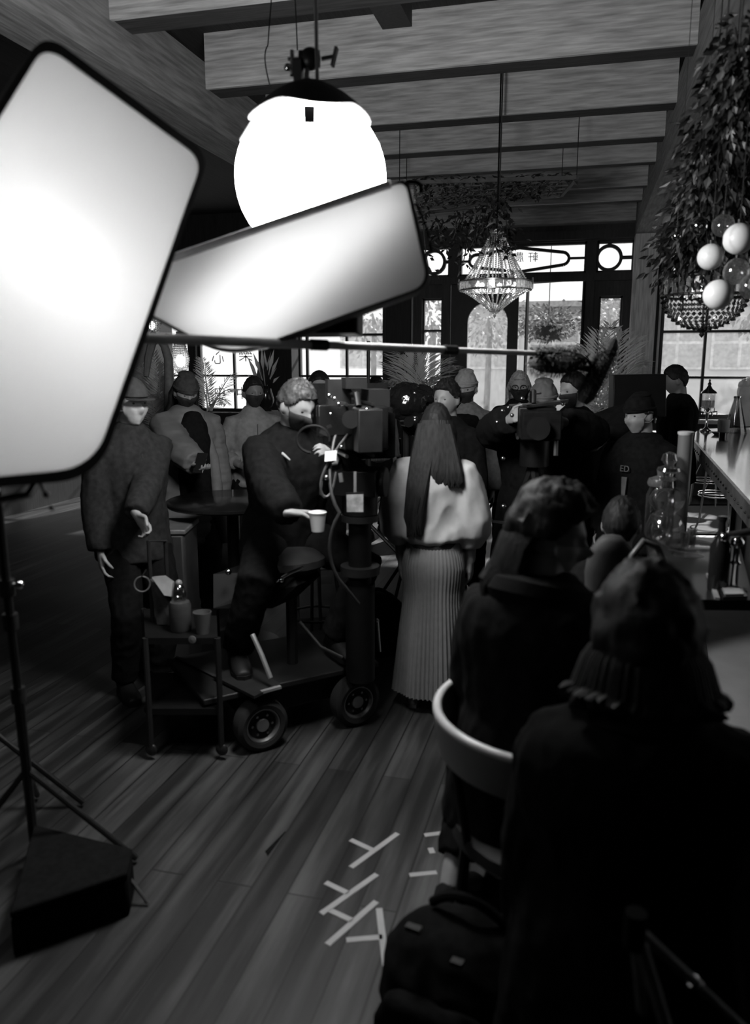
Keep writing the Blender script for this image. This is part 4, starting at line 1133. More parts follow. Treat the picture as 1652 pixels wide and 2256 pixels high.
b.prism([p0, p1, p2, p3], V((0, .02, .0))); b.build('side_board', mat('side_board_grey', .03, .6), D)
b = MB(); b.prism([onz(470, 1495, .30), onz(560, 1540, .30), onz(618, 1512, .30), onz(540, 1465, .30)], V((0, 0, .014))); b.build('tread_plate', mat('tread', .03, .4, .3), D)
b = MB(); b.tube([at(556, 1398, 3.75), at(575, 1440, 3.72), at(596, 1494, 3.7)], .012); b.build('steering_bar', mat('pale_bar', .25, .4, .3), D)
b = MB(); b.bar(onz(575, 1525, .31), onz(618, 1513, .31), .02, .012); b.build('edge_strip', mat('strip_grey', .22, .5), D)
colc = dp(wb * .9, .30, 0); 
cA = at(792, 948, 3.72)
colb = V((cA.x, cA.y, 0)); 
b = MB(); b.tube([colb + V((0, 0, .26)), colb + V((0, 0, .75))], .072, n=20); b.tube([colb + V((0, 0, .74)), colb + V((0, 0, 1.08))], .055, n=20); b.build('column', BLKPL, D)
b = MB(); b.tube([colb + V((0, 0, .80)), colb + V((0, 0, .84))], .095, n=24); b.tube([colb + V((0, 0, 1.06)), colb + V((0, 0, 1.09))], .09, n=24); b.build('column_flange', DMETAL, D)
b = MB(); b.prism([at(470, 1265, 3.9), at(640, 1255, 3.9), at(655, 1290, 3.85), at(600, 1340, 3.85), at(470, 1340, 3.85)], V((.05, .2, 0))); b.build('tool_tray', BLKPL, D)
b = MB(); b.tube([onz(660, 1370, .6), at(706, 1425, 3.72), at(752, 1448, 3.7), dp(wb, .1, .3)], .008); b.build('safety_rail', DMETAL, D)
b = MB(); b.tube([at(600, 1285, 3.8), at(640, 1262, 3.82), at(668, 1250, 3.84)], .008); b.ball(at(620, 1278, 3.78), .013); b.ball(at(585, 1300, 3.78), .016); b.ball(at(503, 1260, 3.8), .016); b.build('control_lever', CHROME, D)
b = MB(); b.loft([(at(640, 1230, 3.98), RGT * .17, V((0, .16, 0))), (at(640, 1245, 3.98), RGT * .17, V((0, .16, 0)))], cap=.3); b.tube([at(640, 1245, 3.98), V((at(640, 1245, 3.98).x, at(640, 1245, 3.98).y, .28))], .03); b.build('seat', mat('seat_vinyl', .02, .45), D)

CA = thing('film_camera', 'film camera with matte box, monitor and cables on the dolly column', 'camera', colb + V((0, 0, 1.09)))
zA = cA.z
b = MB(); b.tube([colb + V((0, 0, 1.09)), colb + V((0, 0, 1.2))], .085, n=20); b.box(colb + V((0, 0, 1.25)), (.2, .2, .12)); b.tube([colb + V((-.13, 0, 1.25)), colb + V((.13, 0, 1.25))], .07, n=18); b.build('fluid_head', BLKPL, CA, bevel=.005)
RC = Matrix.Rotation(YAW + .25, 3, 'Z')
def ca(x, y, z): return V((cA.x, cA.y, zA)) + RC @ V((x, y, z))
b = MB(); b.box(ca(.0, .02, .02), (.20, .34, .20), RC); b.build('body', BLKPL, CA, bevel=.01)
b = MB(); b.box(ca(.06, .20, -.04), (.30, .16, .22), RC); b.box(ca(.06, .32, -.04), (.36, .10, .26), RC); b.build('matte_box', BLACK, CA, bevel=.008)
b = MB(); b.prism([ca(-.12, .37, .09), ca(.24, .37, .09), ca(.27, .50, .20), ca(-.15, .50, .20)], V((0, .0, .006))); b.build('french_flag', BLACK, CA)
b = MB(); b.tube([ca(.06, .1, -.03), ca(.06, .28, -.03)], [.06, .07], n=20); b.build('lens', BLKGL, CA)
b = MB(); b.tube([ca(-.04, -.15, .12), ca(-.04, -.12, .17), ca(-.04, .12, .17), ca(-.04, .16, .10)], .015); b.build('top_handle', BLKPL, CA)
b = MB(); b.box(ca(-.09, .05, .17), (.11, .07, .13), RC); b.box(ca(-.03, -.02, .22), (.10, .10, .05), RC); b.box(ca(.08, .02, .15), (.10, .16, .08), RC); b.build('accessory_unit', DMETAL, CA, bevel=.008)
b = MB()
for x_, y_, z_, l_ in ((-.10, -.18, .13, .45), (.02, -.18, .13, .45), (-.10, -.18, -.10, .6), (.02, -.18, -.10, .6)): b.tube([ca(x_, y_, z_), ca(x_, y_ + l_, z_)], .0085)
b.build('support_rods', METAL, CA)
b = MB(); b.box(ca(-.14, -.16, .06), (.20, .03, .14), Matrix.Rotation(YAW + .6, 3, 'Z')); b.build('monitor', BLKGL, CA, bevel=.006)
b = MB(); b.tube([ca(-.05, -.17, .07), ca(-.1, -.26, .07)], [.028, .04], n=16); b.build('eyepiece', RUBBER, CA)
b = MB(); b.box(ca(-.02, -.25, .02), (.11, .1, .19), RC); b.build('battery', DMETAL, CA, bevel=.006)
b = MB()
for q in ((725, 872, .013), (737, 878, .010), (746, 890, .010), (808, 902, .009), (728, 912, .008), (752, 984, .008)): b.ball(at(q[0], q[1], 3.42), q[2])
b.build('connector', CHROME, CA)
b = MB(); b.bar(at(705, 950, 3.42), at(724, 959, 3.42), .006, .015); b.bar(at(720, 942, 3.42), at(730, 938, 3.42), .008, .012); b.build('strap_buckle', METAL, CA)
b = MB(); ring = [at(690 + 36 * math.cos(a), 968 + 30 * math.sin(a), 3.42) for a in [PI * .55 + 1.5 * PI * i / 18 for i in range(19)]]; b.tube(ring, .006); b.build('focus_whip', BLKPL, CA)
b = MB(); b.prism([at(716, 995, 3.43), at(742, 992, 3.43), at(740, 1014, 3.42), at(715, 1017, 3.42)], V((0, .006, 0))); b.build('paper_tag', mat('paper', .62, .7, var=.05), CA)
b = MB(); b.prism([at(763, 1090, 3.43), at(800, 1089, 3.43), at(800, 1128, 3.43), at(764, 1128, 3.43)], V((0, .008, 0))); b.build('note_card', mat('note_card', .22, .7, var=.4, scale=30), CA)
b = MB(); b.bar(at(762, 1088, 3.44), at(801, 1087, 3.44), .014, .01); b.bar(at(782, 1088, 3.46), at(782, 1040, 3.5), .012, .012); b.build('card_clip', BLKPL, CA)
b = MB()
b.tube(bez(ca(-.1, -.1, .1), at(700, 1060, 3.4), at(748, 1130, 3.42), 8) + bez(at(748, 1130, 3.42), at(705, 1205, 3.45), at(745, 1275, 3.5), 8)[1:] + [at(790, 1330, 3.6)], .008)
b.tube(bez(ca(-.1, -.2, 0), at(690, 1050, 3.4), at(710, 1090, 3.42)) + bez(at(710, 1090, 3.42), at(730, 1110, 3.42), at(740, 1040, 3.45))[1:], .006)
b.build('cable', mat('cable_sheath', .035, .45), CA)
b = MB(); b.ball(at(719, 1052, 3.42), .012); b.bar(at(750, 1042, 3.42), at(753, 1062, 3.42), .016, .016); b.tube([at(708, 1060, 3.42), at(706, 1090, 3.42)], .006); b.build('plug', METAL, CA)

# camera on sticks at right
cB = at(1180, 922, 4.35)
CB = thing('film_camera', 'film camera on a tripod in front of the person in dark grey cap', 'camera', V((cB.x, cB.y, 0)))
RD = Matrix.Rotation(YAW - .15, 3, 'Z')
def cb(x, y, z): return cB + RD @ V((x, y, z))
b = MB(); b.box(cb(0, 0, -.02), (.20, .30, .18), RD); b.build('body', BLKPL, CB, bevel=.01)
b = MB(); b.box(cb(.02, -.22, -.02), (.20, .10, .15), RD); b.build('matte_box', BLACK, CB, bevel=.008)
b = MB(); b.tube([cb(0, -.12, -.03), cb(0, -.32, -.03)], [.05, .06], n=18); b.build('lens', BLKGL, CB)
b = MB(); b.tube([cb(-.02, -.14, .09), cb(-.02, -.12, .15), cb(-.02, .1, .15), cb(-.02, .13, .08)], .013); b.build('top_handle', BLKPL, CB)
b = MB(); b.box(cb(.04, -.1, .085), (.22, .12, .018), Matrix.Rotation(YAW, 3, 'Z') @ Matrix.Rotation(-.1, 3, 'Y')); b.build('monitor', DMETAL, CB, bevel=.004)
b = MB()
for q in ((1107, 905), (1120, 898), (1128, 915), (1150, 878), (1240, 890), (1190, 920), (1095, 930), (1108, 1010)): b.ball(at(q[0], q[1], 4.12), .011)
b.bar(at(1180, 868, 4.1), at(1192, 866, 4.1), .01, .008); b.bar(at(1234, 884, 4.1), at(1252, 882, 4.1), .012, .01); b.bar(at(1220, 922, 4.1), at(1222, 934, 4.1), .014, .012); b.build('connector', METAL, CB)
b = MB(); b.tube([cb(-.1, -.2, -.09), cb(-.1, .25, -.09)], .008); b.tube([cb(.1, -.2, -.09), cb(.1, .25, -.09)], .008); b.build('support_rods', METAL, CB)
b = MB(); b.tube([at(1225, 945, 4.12), at(1224, 1004, 4.12)], .012); b.build('side_strip', mat('worn_strip', .05, .4), CB)
b = MB(); b.tube([cb(0, 0, -.11), cb(0, 0, -.26)], .08, n=18); b.build('fluid_head', BLKPL, CB)
for k in range(3):
    a = k * 2 * PI / 3 + 1.0; e = V((cB.x + .42 * math.cos(a), cB.y + .42 * math.sin(a), 0.01)); b = MB(); b.tube([cb(0, 0, -.25), lerp(cb(0, 0, -.25), e, .5)], .028); b.tube([lerp(cb(0, 0, -.25), e, .45), e], .018); b.build('tripod_leg', BLKPL, CB)
b = MB(); b.tube([at(1084, 1148, 4.3), at(1130, 1154, 4.3)], .008); b.ball(at(1080, 1145, 4.3), .012); b.ball(at(1109, 1116, 4.3), .016); b.build('pan_handle', METAL, CB)

# cart on the left with its small things
K = thing('utility_cart', 'black utility cart beside the person in flat cap', 'cart', onz(400, 1560, 0))
ct = at(398, 1375, 3.75); zt = ct.z
def kt(px, dd, z): q = at(px, 1375, dd); return V((q.x, q.y, z))
corners = [kt(318, 3.55, 0), kt(478, 3.55, 0), kt(478, 4.0, 0), kt(318, 4.0, 0)]
b = MB(); b.prism([c + V((0, 0, zt - .03)) for c in corners], V((0, 0, .03))); b.build('top_shelf', BLKPL, K)
b = MB(); b.prism([c + V((0, 0, .22)) for c in corners], V((0, 0, .03))); b.build('bottom_shelf', BLKPL, K)
for c in corners: b = MB(); b.tube([c + V((0, 0, .06)), c + V((0, 0, zt + (.0 if c is not corners[0] else 0)))], .014); b.ball(c + V((0, 0, .05)), .03, (1, .5, 1)); b.build('leg', DMETAL, K)
b = MB(); h0, h1 = at(327, 1192, 3.72), at(364, 1192, 3.9); b.tube([V((h0.x, h0.y, zt)), h0, h1, V((h1.x, h1.y, zt))], .010); b.build('handle', DMETAL, K)
PAPER = MATS['paper']
def on_cart(px, dd): return kt(px, dd, zt)
t = thing('paper_pad', 'pale paper pad propped on the utility cart', 'paper pad', on_cart(362, 3.72))
b = MB(); b.prism([at(334, 1272, 3.7), at(360, 1270, 3.72), at(380, 1284, 3.7), at(377, 1314, 3.68), at(362, 1312, 3.66)], V((.0, .02, 0))); b.build('sheets', mat('dim_paper', .15, .7), t)
b = MB(); b.prism([at(330, 1276, 3.74), at(378, 1318, 3.71), at(378, 1376, 3.70), at(346, 1376, 3.73)], V((.01, .02, 0))); b.build('backing_board', DGREY, t)
bc = on_cart(398, 3.66)
t = thing('pump_bottle', 'squat clear pump bottle on the utility cart', 'bottle', bc)
gl = mat('smoky_plastic', .05, .25)
b = MB(); b.lathe([(.046, 0), (.05, .01), (.05, .12), (.044, .138), (.02, .15)], bc, n=24); b.build('bottle', gl, t)
b = MB(); b.lathe([(.030, .15), (.034, .155), (.032, .185), (.02, .215), (.008, .222)], bc, n=20); b.build('dome_cap', glass_pane('cap_glass', .8, .35, .1), t)
b = MB(); b.ball(bc + V((0, 0, .225)), .016); b.build('knob', mat('pale_knob', .2, .4), t)
cc = on_cart(446, 3.62)
t = thing('plastic_cup', 'grey disposable cup with folded rim on the utility cart', 'cup', cc)
b = MB(); b.lathe([(.028, 0), (.042, .10), (.039, .10), (.027, .006)], cc, n=24); b.build('cup', mat('grey_cup', .09, .5), t)
b = MB(); b.lathe([(.0, .052), (.012, .052), (.018, .054), (.018, .058), (.0, .06)], cc + V((-.005, -.038, 0)) - V((0, 0, .0)), n=16, R=Matrix.Rotation(PI / 2, 3, 'X')); b.build('round_sticker', MATS['dim_paper'], t)
rc_ = at(313, 1287, 3.5)
t = thing('tape_roll', 'thin tape roll hanging on the cart beside the paper pad', 'tape roll', rc_)
Rr = (CAM - rc_).normalized().to_track_quat('Z', 'Y').to_matrix()
b = MB(); b.tube([rc_ + Rr @ V((math.cos(a) * .033, math.sin(a) * .033, 0)) for a in [2 * PI * i / 30 for i in range(31)]], .0035, n=8, cap=False); b.build('ring', mat('tape_edge', .07, .5), t)
b = MB(); b.tube([rc_ + V((0, 0, .033)), at(322, 1255, 3.55)], .003); b.build('cord', BLACK, t)
t = thing('cool_box', 'pale grey cool box standing behind the cart', 'box', onz(350, 1500, 0))
q = at(350, 1235, 4.75)
b = MB(); b.box(V((q.x, q.y, .42)), (.40, .34, .84), Matrix.Rotation(YAW, 3, 'Z')); b.build('shell', mat('cool_box_grey', .03, .5), t, bevel=.02)
b = MB(); b.box(V((q.x, q.y, .85)), (.42, .36, .03), Matrix.Rotation(YAW, 3, 'Z')); b.build('lid', mat('lid_pale', .14, .4), t, bevel=.008)

# round high table, stool, bin
tc_ = onz(512, 1100, .96)
t = thing('round_table', 'round black high table with a glossy top behind the dolly', 'table', V((tc_.x, tc_.y, 0)))
b = MB(); b.lathe([(.0, .925), (.40, .93), (.41, .94), (.41, .955), (.40, .96), (.0, .96)], V((tc_.x, tc_.y, 0)), n=48); b.build('tabletop', mat('lacquer', .012, .16), t)
b = MB(); b.tube([V((tc_.x, tc_.y, .02)), V((tc_.x, tc_.y, .93))], .04, n=16); b.build('column', BLKPL, t)
b = MB(); b.lathe([(.28, 0), (.28, .015), (.06, .05)], V((tc_.x, tc_.y, 0)), n=32); b.build('base', BLKPL, t)
st = at(694, 1192, 4.75)
t = thing('bar_stool', 'round stool with a bright chrome rim between the dolly camera and the left crew', 'stool', V((st.x, st.y, 0)))
b = MB(); b.lathe([(.0, st.z - .05), (.115, st.z - .045), (.125, st.z - .02), (.125, st.z), (.0, st.z + .012)], V((st.x, st.y, 0)), n=36); b.build('seat', mat('seat_dark', .02, .4), t)
b = MB(); b.lathe([(.124, st.z - .05), (.132, st.z - .045), (.132, st.z - .012), (.124, st.z - .008)], V((st.x, st.y, 0)), n=36); b.build('rim', CHROME, t)
for k in range(4):
    a = k * PI / 2 + .5; d_ = V((math.cos(a), math.sin(a), 0)); b = MB(); b.tube([V((st.x, st.y, st.z - .05)) + d_ * .1, V((st.x, st.y, 0.01)) + d_ * .19], .011); b.build('leg', METAL, t)
b = MB(); b.tube([V((st.x, st.y, .3)) + V((math.cos(a), math.sin(a), 0)) * .158 for a in [2 * PI * i / 32 for i in range(33)]], .009, cap=False); b.build('footrest', METAL, t)
bn = onz(708, 1345, 0)
t = thing('plastic_crate', 'pale grey plastic crate with hand holes on the floor behind the dolly', 'crate', bn)
CR = mat('crate_grey', .10, .55); R_ = Matrix.Rotation(YAW + .2, 3, 'Z')
b = MB()
for x_, y_, sx, sy in ((-.17, 0, .012, .30), (.17, 0, .012, .30), (0, .15, .34, .012)): b.box(bn + R_ @ V((x_, y_, .18)), (sx, sy, .36), R_)
b.box(bn + R_ @ V((0, -.15, .12)), (.34, .012, .24), R_); b.box(bn + R_ @ V((0, -.15, .335)), (.34, .012, .05), R_); b.box(bn + R_ @ V((-.115, -.15, .275)), (.11, .012, .07), R_); b.box(bn + R_ @ V((.115, -.15, .275)), (.11, .012, .07), R_)
b.box(bn + V((0, 0, .01)), (.34, .30, .02), R_); b.build('walls', CR, t, smooth=False)
b = MB(); 
for sgn in (-1, 1): b.box(bn + R_ @ V((0, sgn * .152, .365)), (.37, .03, .022), R_); b.box(bn + R_ @ V((sgn * .172, 0, .365)), (.03, .33, .022), R_)
b.build('rim', mat('crate_rim', .16, .5), t, bevel=.004)
bag = onz(828, 1448, 0)
t = thing('equipment_bag', 'rounded black equipment bag on the floor between the dolly and the woman in white', 'bag', bag)
b = MB(); b.loft([(bag + V((0, .1, z)), RGT * a, V((-RGT.y, RGT.x, 0)) * c) for z, a, c in ((.03, .16, .13), (.14, .19, .15), (.28, .17, .13), (.36, .10, .08))], cap=.4); b.build('body', BLACK, t, remesh=.015, wrinkle=(.012, 6, 1))
b = MB(); b.tube(bez(bag + RGT * -.1 + V((0, .05, .33)), bag + V((0, .0, .55)), bag + RGT * .14 + V((0, .05, .3)), 12), .012); b.build('handle', BLACK, t)
b = MB(); b.tube([at(831, 1370, 4.0), at(836, 1436, 4.0)], .008); b.ball(at(830, 1367, 4.0), .012); b.build('metal_strut', CHROME, t)
# ---------------------------------------------------------------- bar and the right side
BZ = 1.1
f0, f1 = onz(1525, 963, BZ), onz(1655, 1106, BZ); dirb = (f1 - f0).normalized(); inb = V((-dirb.y, dirb.x, 0))
if inb.x < 0: inb = -inb
f2 = f1 + dirb * .9; BW = 1.25
t = thing('bar_counter', 'long bar counter with glossy top and riveted metal edge at right', 'counter', V((f0.x, f0.y, 0)))
c0_, c1b = onz(1540, 958, BZ), None
top = [f0, f2, f2 + inb * BW, onz(1780, 938, BZ), onz(1540, 945, BZ)]
far = onz(1580, 953, BZ)
b = MB(); b.prism([p + V((0, 0, -.035)) for p in top], V((0, 0, .035))); b.build('worktop', mat('zinc_top', .85, .09, .95, var=.05), t, smooth=False)
b = MB(); b.bar(f0 - inb * .012 + V((0, 0, -.055)), f2 - inb * .012 + V((0, 0, -.055)), .02, .115, ref=V((0, 0, 1))); b.build('edge_band', mat('aged_metal_band', .42, .38, .8, var=.35, scale=9), t, smooth=False)
b = MB(); n = 34
for i in range(n):
    p = f0 + (f2 - f0) * ((i + .5) / n) - inb * .024 + V((0, 0, -.055)); b.ball(p, .008, nu=8, nv=6)
b.build('rivets', mat('rivet', .05, .4, .6), t)
b = MB(); g = [f0 + inb * .38 + dirb * .15, f2 + inb * .38, f2 + inb * (BW - .1), f0 + inb * (BW - .1) + dirb * .15]; b.prism([p_ - V((0, 0, BZ)) for p_ in g], V((0, 0, BZ - .04))); b.build('base', mat('bar_front', .05, .5, var=.4, scale=5), t, smooth=False)
b = MB()
for i in range(7):
    p = f0 + (f2 - f0) * ((i + .6) / 7) + inb * .37; b.box(p + V((0, 0, .55 - p.z)), (.05, .05, .9), Matrix.Rotation(math.atan2(dirb.y, dirb.x), 3, 'Z'))
b.build('front_rails', mat('bar_rail', .03, .4), t, smooth=False)
for fr in (.35, .62):
    p = f0 + (f2 - f0) * fr + inb * .2; b = MB(); b.loft([(V((p.x, p.y, BZ - .06)), inb * .18, dirb * .05), (V((p.x, p.y, BZ - .2)) + inb * .06, inb * .13, dirb * .05), (V((p.x, p.y, BZ - .36)) + inb * .15, inb * .04, dirb * .04)], cap=.3); b.build('bracket', mat('bar_bracket', .03, .5), t)

# absinthe-style water tower
fo = onz(1555, 951, BZ)
t = thing('drip_fountain', 'tall metal and glass drip fountain with domed lid at the bar\'s far end', 'dispenser', fo)
k = 1750 / 7.4
GL = glass_pane('fountain_glass', .80, .18, .05)
b = MB(); b.lathe([(.065, 0), (.065, .01), (.03, .03), (.014, .05), (.014, .17), (.02, .19), (.012, .21), (.03, .235), (.07, .245), (.07, .25)], fo, n=24); b.build('stem', CHROME, t)
b = MB(); b.lathe([(.06, .25), (.065, .26), (.065, .40), (.06, .40)], fo, n=28); b.build('glass_tank', GL, t)
b = MB(); b.lathe([(.058, .255), (.06, .26), (.06, .32), (.0, .32)], fo, n=28); b.build('water', glass_pane('tank_water', .5, .1), t)
b = MB(); b.lathe([(.08, .395), (.075, .41), (.035, .44), (.014, .475), (.02, .49), (.008, .51), (.012, .525), (.002, .54)], fo, n=28); b.build('lid', CHROME, t)
b = MB()
for a in range(4):
    d_ = V((math.cos(a * PI / 2 + .3), math.sin(a * PI / 2 + .3), 0)); b.tube([fo + d_ * .04 + V((0, 0, .2)), fo + d_ * .10 + V((0, 0, .205)), fo + d_ * .105 + V((0, 0, .17))], .008); b.tube([fo + d_ * .07 + V((0, 0, .205)), fo + d_ * .07 + V((0, 0, .24))], .004)
b.build('spigot', CHROME, t)
cn = onz(1618, 954, BZ)
t = thing('glass_carafe', 'tall cone-shaped grey glass carafe on the bar behind the pale cup', 'carafe', cn)
b = MB(); b.lathe([(.115, 0), (.115, .006), (.035, .33), (.035, .36), (.03, .36), (.03, .33), (.108, .012), (.0, .012)], cn, n=32); b.build('glass', glass_pane('grey_glass', .62, .10, .1), t)
b = MB(); b.lathe([(.036, .355), (.04, .36), (.038, .37), (.03, .365)], cn, n=32); b.build('rim', CHROME, t)
cu = onz(1592, 962, BZ)
t = thing('tumbler', 'squat black tumbler on the bar in front of the cone carafe', 'cup', cu)
b = MB(); b.lathe([(.034, 0), (.036, .03), (.03, .045)], cu, n=24); b.build('base', BLKGL, t)
b = MB(); b.lathe([(.05, .045), (.058, .15), (.052, .165), (.045, .16), (.04, .05)], cu, n=24); b.build('paper_sleeve', translucent('cup_paper', .8, .5), t)
dsh = onz(1580, 958, BZ); t = thing('dish', 'small glass dish beside the pale cup on the bar', 'dish', dsh)
b = MB(); b.lathe([(.03, 0), (.06, .03), (.055, .03), (.028, .006)], dsh, n=24); b.build('bowl', mat('dish_glass', .3, .1), t)
# white bust on the window ledge
bs = ony(1645, 865, YW - .35)
t = thing('plaster_bust', 'white plaster head bust before the right window at the frame edge', 'sculpture', V((bs.x, bs.y, .866)))
PLA = mat('plaster', .85, .7, var=.03)
R_ = Matrix.Rotation(-.8, 3, 'Z')
b = MB(); b.ball(bs, 1, R=R_, nu=40, nv=30, fn=lambda u: headpt(u) * 1.5); b.loft([(bs + V((0, .02, -.10)), V((.08, 0, 0)), V((0, .085, 0))), (bs + V((0, .02, -.26)), V((.09, 0, 0)), V((0, .09, 0))), (bs + V((0, .02, -.36)), V((.22, 0, 0)), V((0, .12, 0))), (bs + V((0, .02, -.44)), V((.2, 0, 0)), V((0, .11, 0)))]); b.build('bust', PLA, t, remesh=.012)
b = MB(); shell(b, bs, R_, 1.5, lambda u: step(u.z, .35, .5) if u.y < 0 else step(u.z, -.5, -.3), 1.12, amp=.012, fr=14, seed=4); b.build('carved_hair', PLA, t)
b = MB(); zb0 = .866; b.box(V((bs.x, bs.y + .02, (zb0 + bs.z - .45) / 2)), (.34, .3, bs.z - .45 - zb0)); b.build('plinth', PANELM, t, smooth=False)
t = thing('side_ledge', 'dark wooden ledge cabinet under the right window', 'cabinet', V((X(1620), YW - .35, 0)))
b = MB(); b.box((X(1640), YW - .36, .41), (2.6, .4, .82)); b.build('body', PANELM, t, smooth=False)
b = MB(); b.box((X(1640), YW - .37, .84), (2.66, .46, .05)); b.build('top', PANELM, t, smooth=False)

# wire stools by the bar
WIRE = mat('wire_steel', .45, .3, .9)
def stool(name, label, c, h=.74, r0=.15, r1=.22):
    t = thing(name, label, 'stool', c, group=None)
    b = MB(); b.lathe([(.0, h - .02), (.17, h - .02), (.18, h), (.17, h + .02), (.0, h + .015)], c, n=28); b.build('seat', mat('stool_seat', .05, .5), t)
    for k_ in range(4):
        a = k_ * PI / 2 + .6; d_ = V((math.cos(a), math.sin(a), 0)); b = MB(); b.tube([c + d_ * r0 + V((0, 0, h - .02)), c + d_ * r1 + V((0, 0, .005))], .009); b.build('leg', WIRE, t)
    b = MB()
    for z in (.30, .33): b.tube([c + V((math.cos(a) * lerp(r1, r0, z / h), math.sin(a) * lerp(r1, r0, z / h), z)) for a in [2 * PI * i / 32 for i in range(33)]], .007, cap=False)
    b.build('ring_footrest', WIRE, t)
    b = MB()
    for k_ in range(4):
        a = k_ * PI / 2 + .6; d_ = V((math.cos(a), math.sin(a), 0)); e_ = V((-math.sin(a), math.cos(a), 0)); b.tube([c + d_ * lerp(r1, r0, .33 / h) + V((0, 0, .33)), c + (d_ + e_) * .07 + V((0, 0, h - .05))], .004)
    b.build('wire_brace', WIRE, t)
stool('bar_stool', 'wire-legged stool under the far end of the bar, nearest the bar base', onz(1572, 1148, 0))
stool('bar_stool', 'wire-legged stool farther back beyond the bar, near the right window', onz(1548, 1112, 0))
rg_ = [onz(1500, 1176, 0), onz(1640, 1178, 0), onz(1625, 1114, 0), onz(1495, 1114, 0)]
t = thing('floor_mat', 'striped grey floor mat under the bar stools', 'rug', sum(rg_, V((0, 0, 0))) / 4)
b = MB(); b.prism(rg_, V((0, 0, .008))); b.build('pile', mat('mat_grey', .22, .9, var=.3, scale=20, stretch=(1, 12, 1)), t, smooth=False)
b = MB()
for p, q in ((0, 1), (2, 3)): b.bar(rg_[p] + V((0, 0, .01)), rg_[q] + V((0, 0, .01)), .09, .006, ref=V((0, 0, 1)))
b.build('border', BLACK, t, smooth=False)

# service table with glass things in the foreground right
TZ = .95
ts = [onz(1440, 1320, TZ), onz(1660, 1322, TZ), onz(1625, 1185, TZ), onz(1424, 1185, TZ)]
t = thing('service_table', 'dark service table holding decanters and trays at the right', 'table', sum(ts, V((0, 0, 0))) / 4 - V((0, 0, TZ)))
b = MB(); b.prism([p - V((0, 0, .04)) for p in ts], V((0, 0, .04))); b.build('tabletop', mat('table_dark', .02, .3), t, smooth=False)
cen = sum(ts, V((0, 0, 0))) / 4
q = lerp(ts[0], ts[3], .55); q = lerp(q, cen, .35); b = MB(); b.tube([V((q.x, q.y, .02)), V((q.x, q.y, TZ - .04))], .035); b.build('column', BLKPL, t); b = MB(); b.lathe([(.24, 0), (.24, .02), (.05, .06)], V((q.x, q.y, 0)), n=28); b.build('base', BLKPL, t)
CGL = glass_pane('cut_glass', .78, .34, .10, diffuse=.12)
def lathe_thing(name, label, cat, px, py, parts, z=TZ, n=24, group=None):
    c = onz(px, py, z); t = thing(name, label, cat, c, group=group)
    for nm, prof, m in parts: b = MB(); b.lathe(prof, c, n=n); b.build(nm, m, t)
    return t, c
t, dc = lathe_thing('decanter', 'gourd-shaped cut-glass decanter standing on the service table', 'decanter', 1462, 1196,
    [('bottle', [(.06, 0), (.085, .03), (.09, .08), (.07, .135), (.045, .15), (.075, .18), (.085, .215), (.06, .255), (.03, .27), (.026, .30), (.045, .315)], CGL), ('stopper', [(.02, .31), (.024, .335), (.055, .35), (.05, .365), (.02, .375), (.038, .40), (.03, .43), (.004, .44)], CGL)], n=14)
lathe_thing('glass_jar', 'wide-lidded glass jar behind the gourd-shaped decanter', 'jar', 1448, 1188, [('jar', [(.05, 0), (.065, .03), (.065, .22), (.05, .26)], CGL), ('lid', [(.06, .265), (.066, .28), (.06, .30), (.02, .315), (.024, .345), (.004, .355)], mat('jar_lid', .2, .2, .5))])
t, tc2 = lathe_thing('tall_cylinder', 'tall pale grey cylinder vase standing behind the glass decanter', 'vase', 1494, 1192,
    [('tube', [(.032, 0), (.034, .01), (.034, .52), (.030, .52), (.03, .02)], mat('grey_ceramic', .16, .4, var=.06)), ('rim', [(.034, .515), (.038, .522), (.038, .53), (.03, .532)], mat('bright_rim', .6, .3))])
t, tr = lathe_thing('tray', 'round glass cake tray on the service table beside the decanter', 'tray', 1515, 1222, [('plate', [(.0, .03), (.10, .03), (.115, .04), (.115, .05), (.10, .045), (.0, .045)], CGL), ('foot', [(.07, 0), (.03, .015), (.03, .03)], CGL)])
for i, (px, h) in enumerate(((1508, .07), (1522, .085))):
    lathe_thing('shot_glass', ['clear shot glass on the left of the cake tray', 'clear shot glass on the right of the cake tray'][i], 'glass', px, 1206, [('glass', [(.016, .0), (.022, h), (.02, h), (.014, .008)], CGL)], z=TZ + .051, n=16)
t, _ = lathe_thing('bottle', 'dark wine bottle standing on the service table beside the chrome tap', 'bottle', 1580, 1300, [('glass', [(.036, 0), (.038, .01), (.038, .17), (.016, .215), (.014, .27), (.017, .272), (.017, .285), (.012, .286)], BLKGL)])
t, tp_ = lathe_thing('water_tap', 'chrome tap with a slanting spout on the service table', 'tap', 1615, 1302, [('column', [(.05, 0), (.05, .008), (.014, .02), (.012, .10), (.02, .11), (.012, .12), (.012, .17), (.024, .18), (.024, .195), (.012, .21)], CHROME)])
b = MB(); b.tube([tp_ + V((-.03, 0, .215)), tp_ + V((.08, -.02, .245))], [.014, .018], n=12); b.build('spout', CHROME, t)
b = MB(); b.ball(tp_ + V((-.05, -.02, .21)), .02); b.ball(tp_ + V((-.045, -.02, .17)), .015); b.ball(tp_ + V((-.05, -.02, .14)), .017); b.build('lever_knobs', CHROME, t)
q0 = [onz(1580, 1300, TZ), onz(1632, 1300, TZ), onz(1646, 1322, TZ), onz(1592, 1324, TZ)]
t = thing('serving_dish', 'small rectangular metal dish with pale lining at the table front', 'dish', sum(q0, V((0, 0, 0))) / 4)
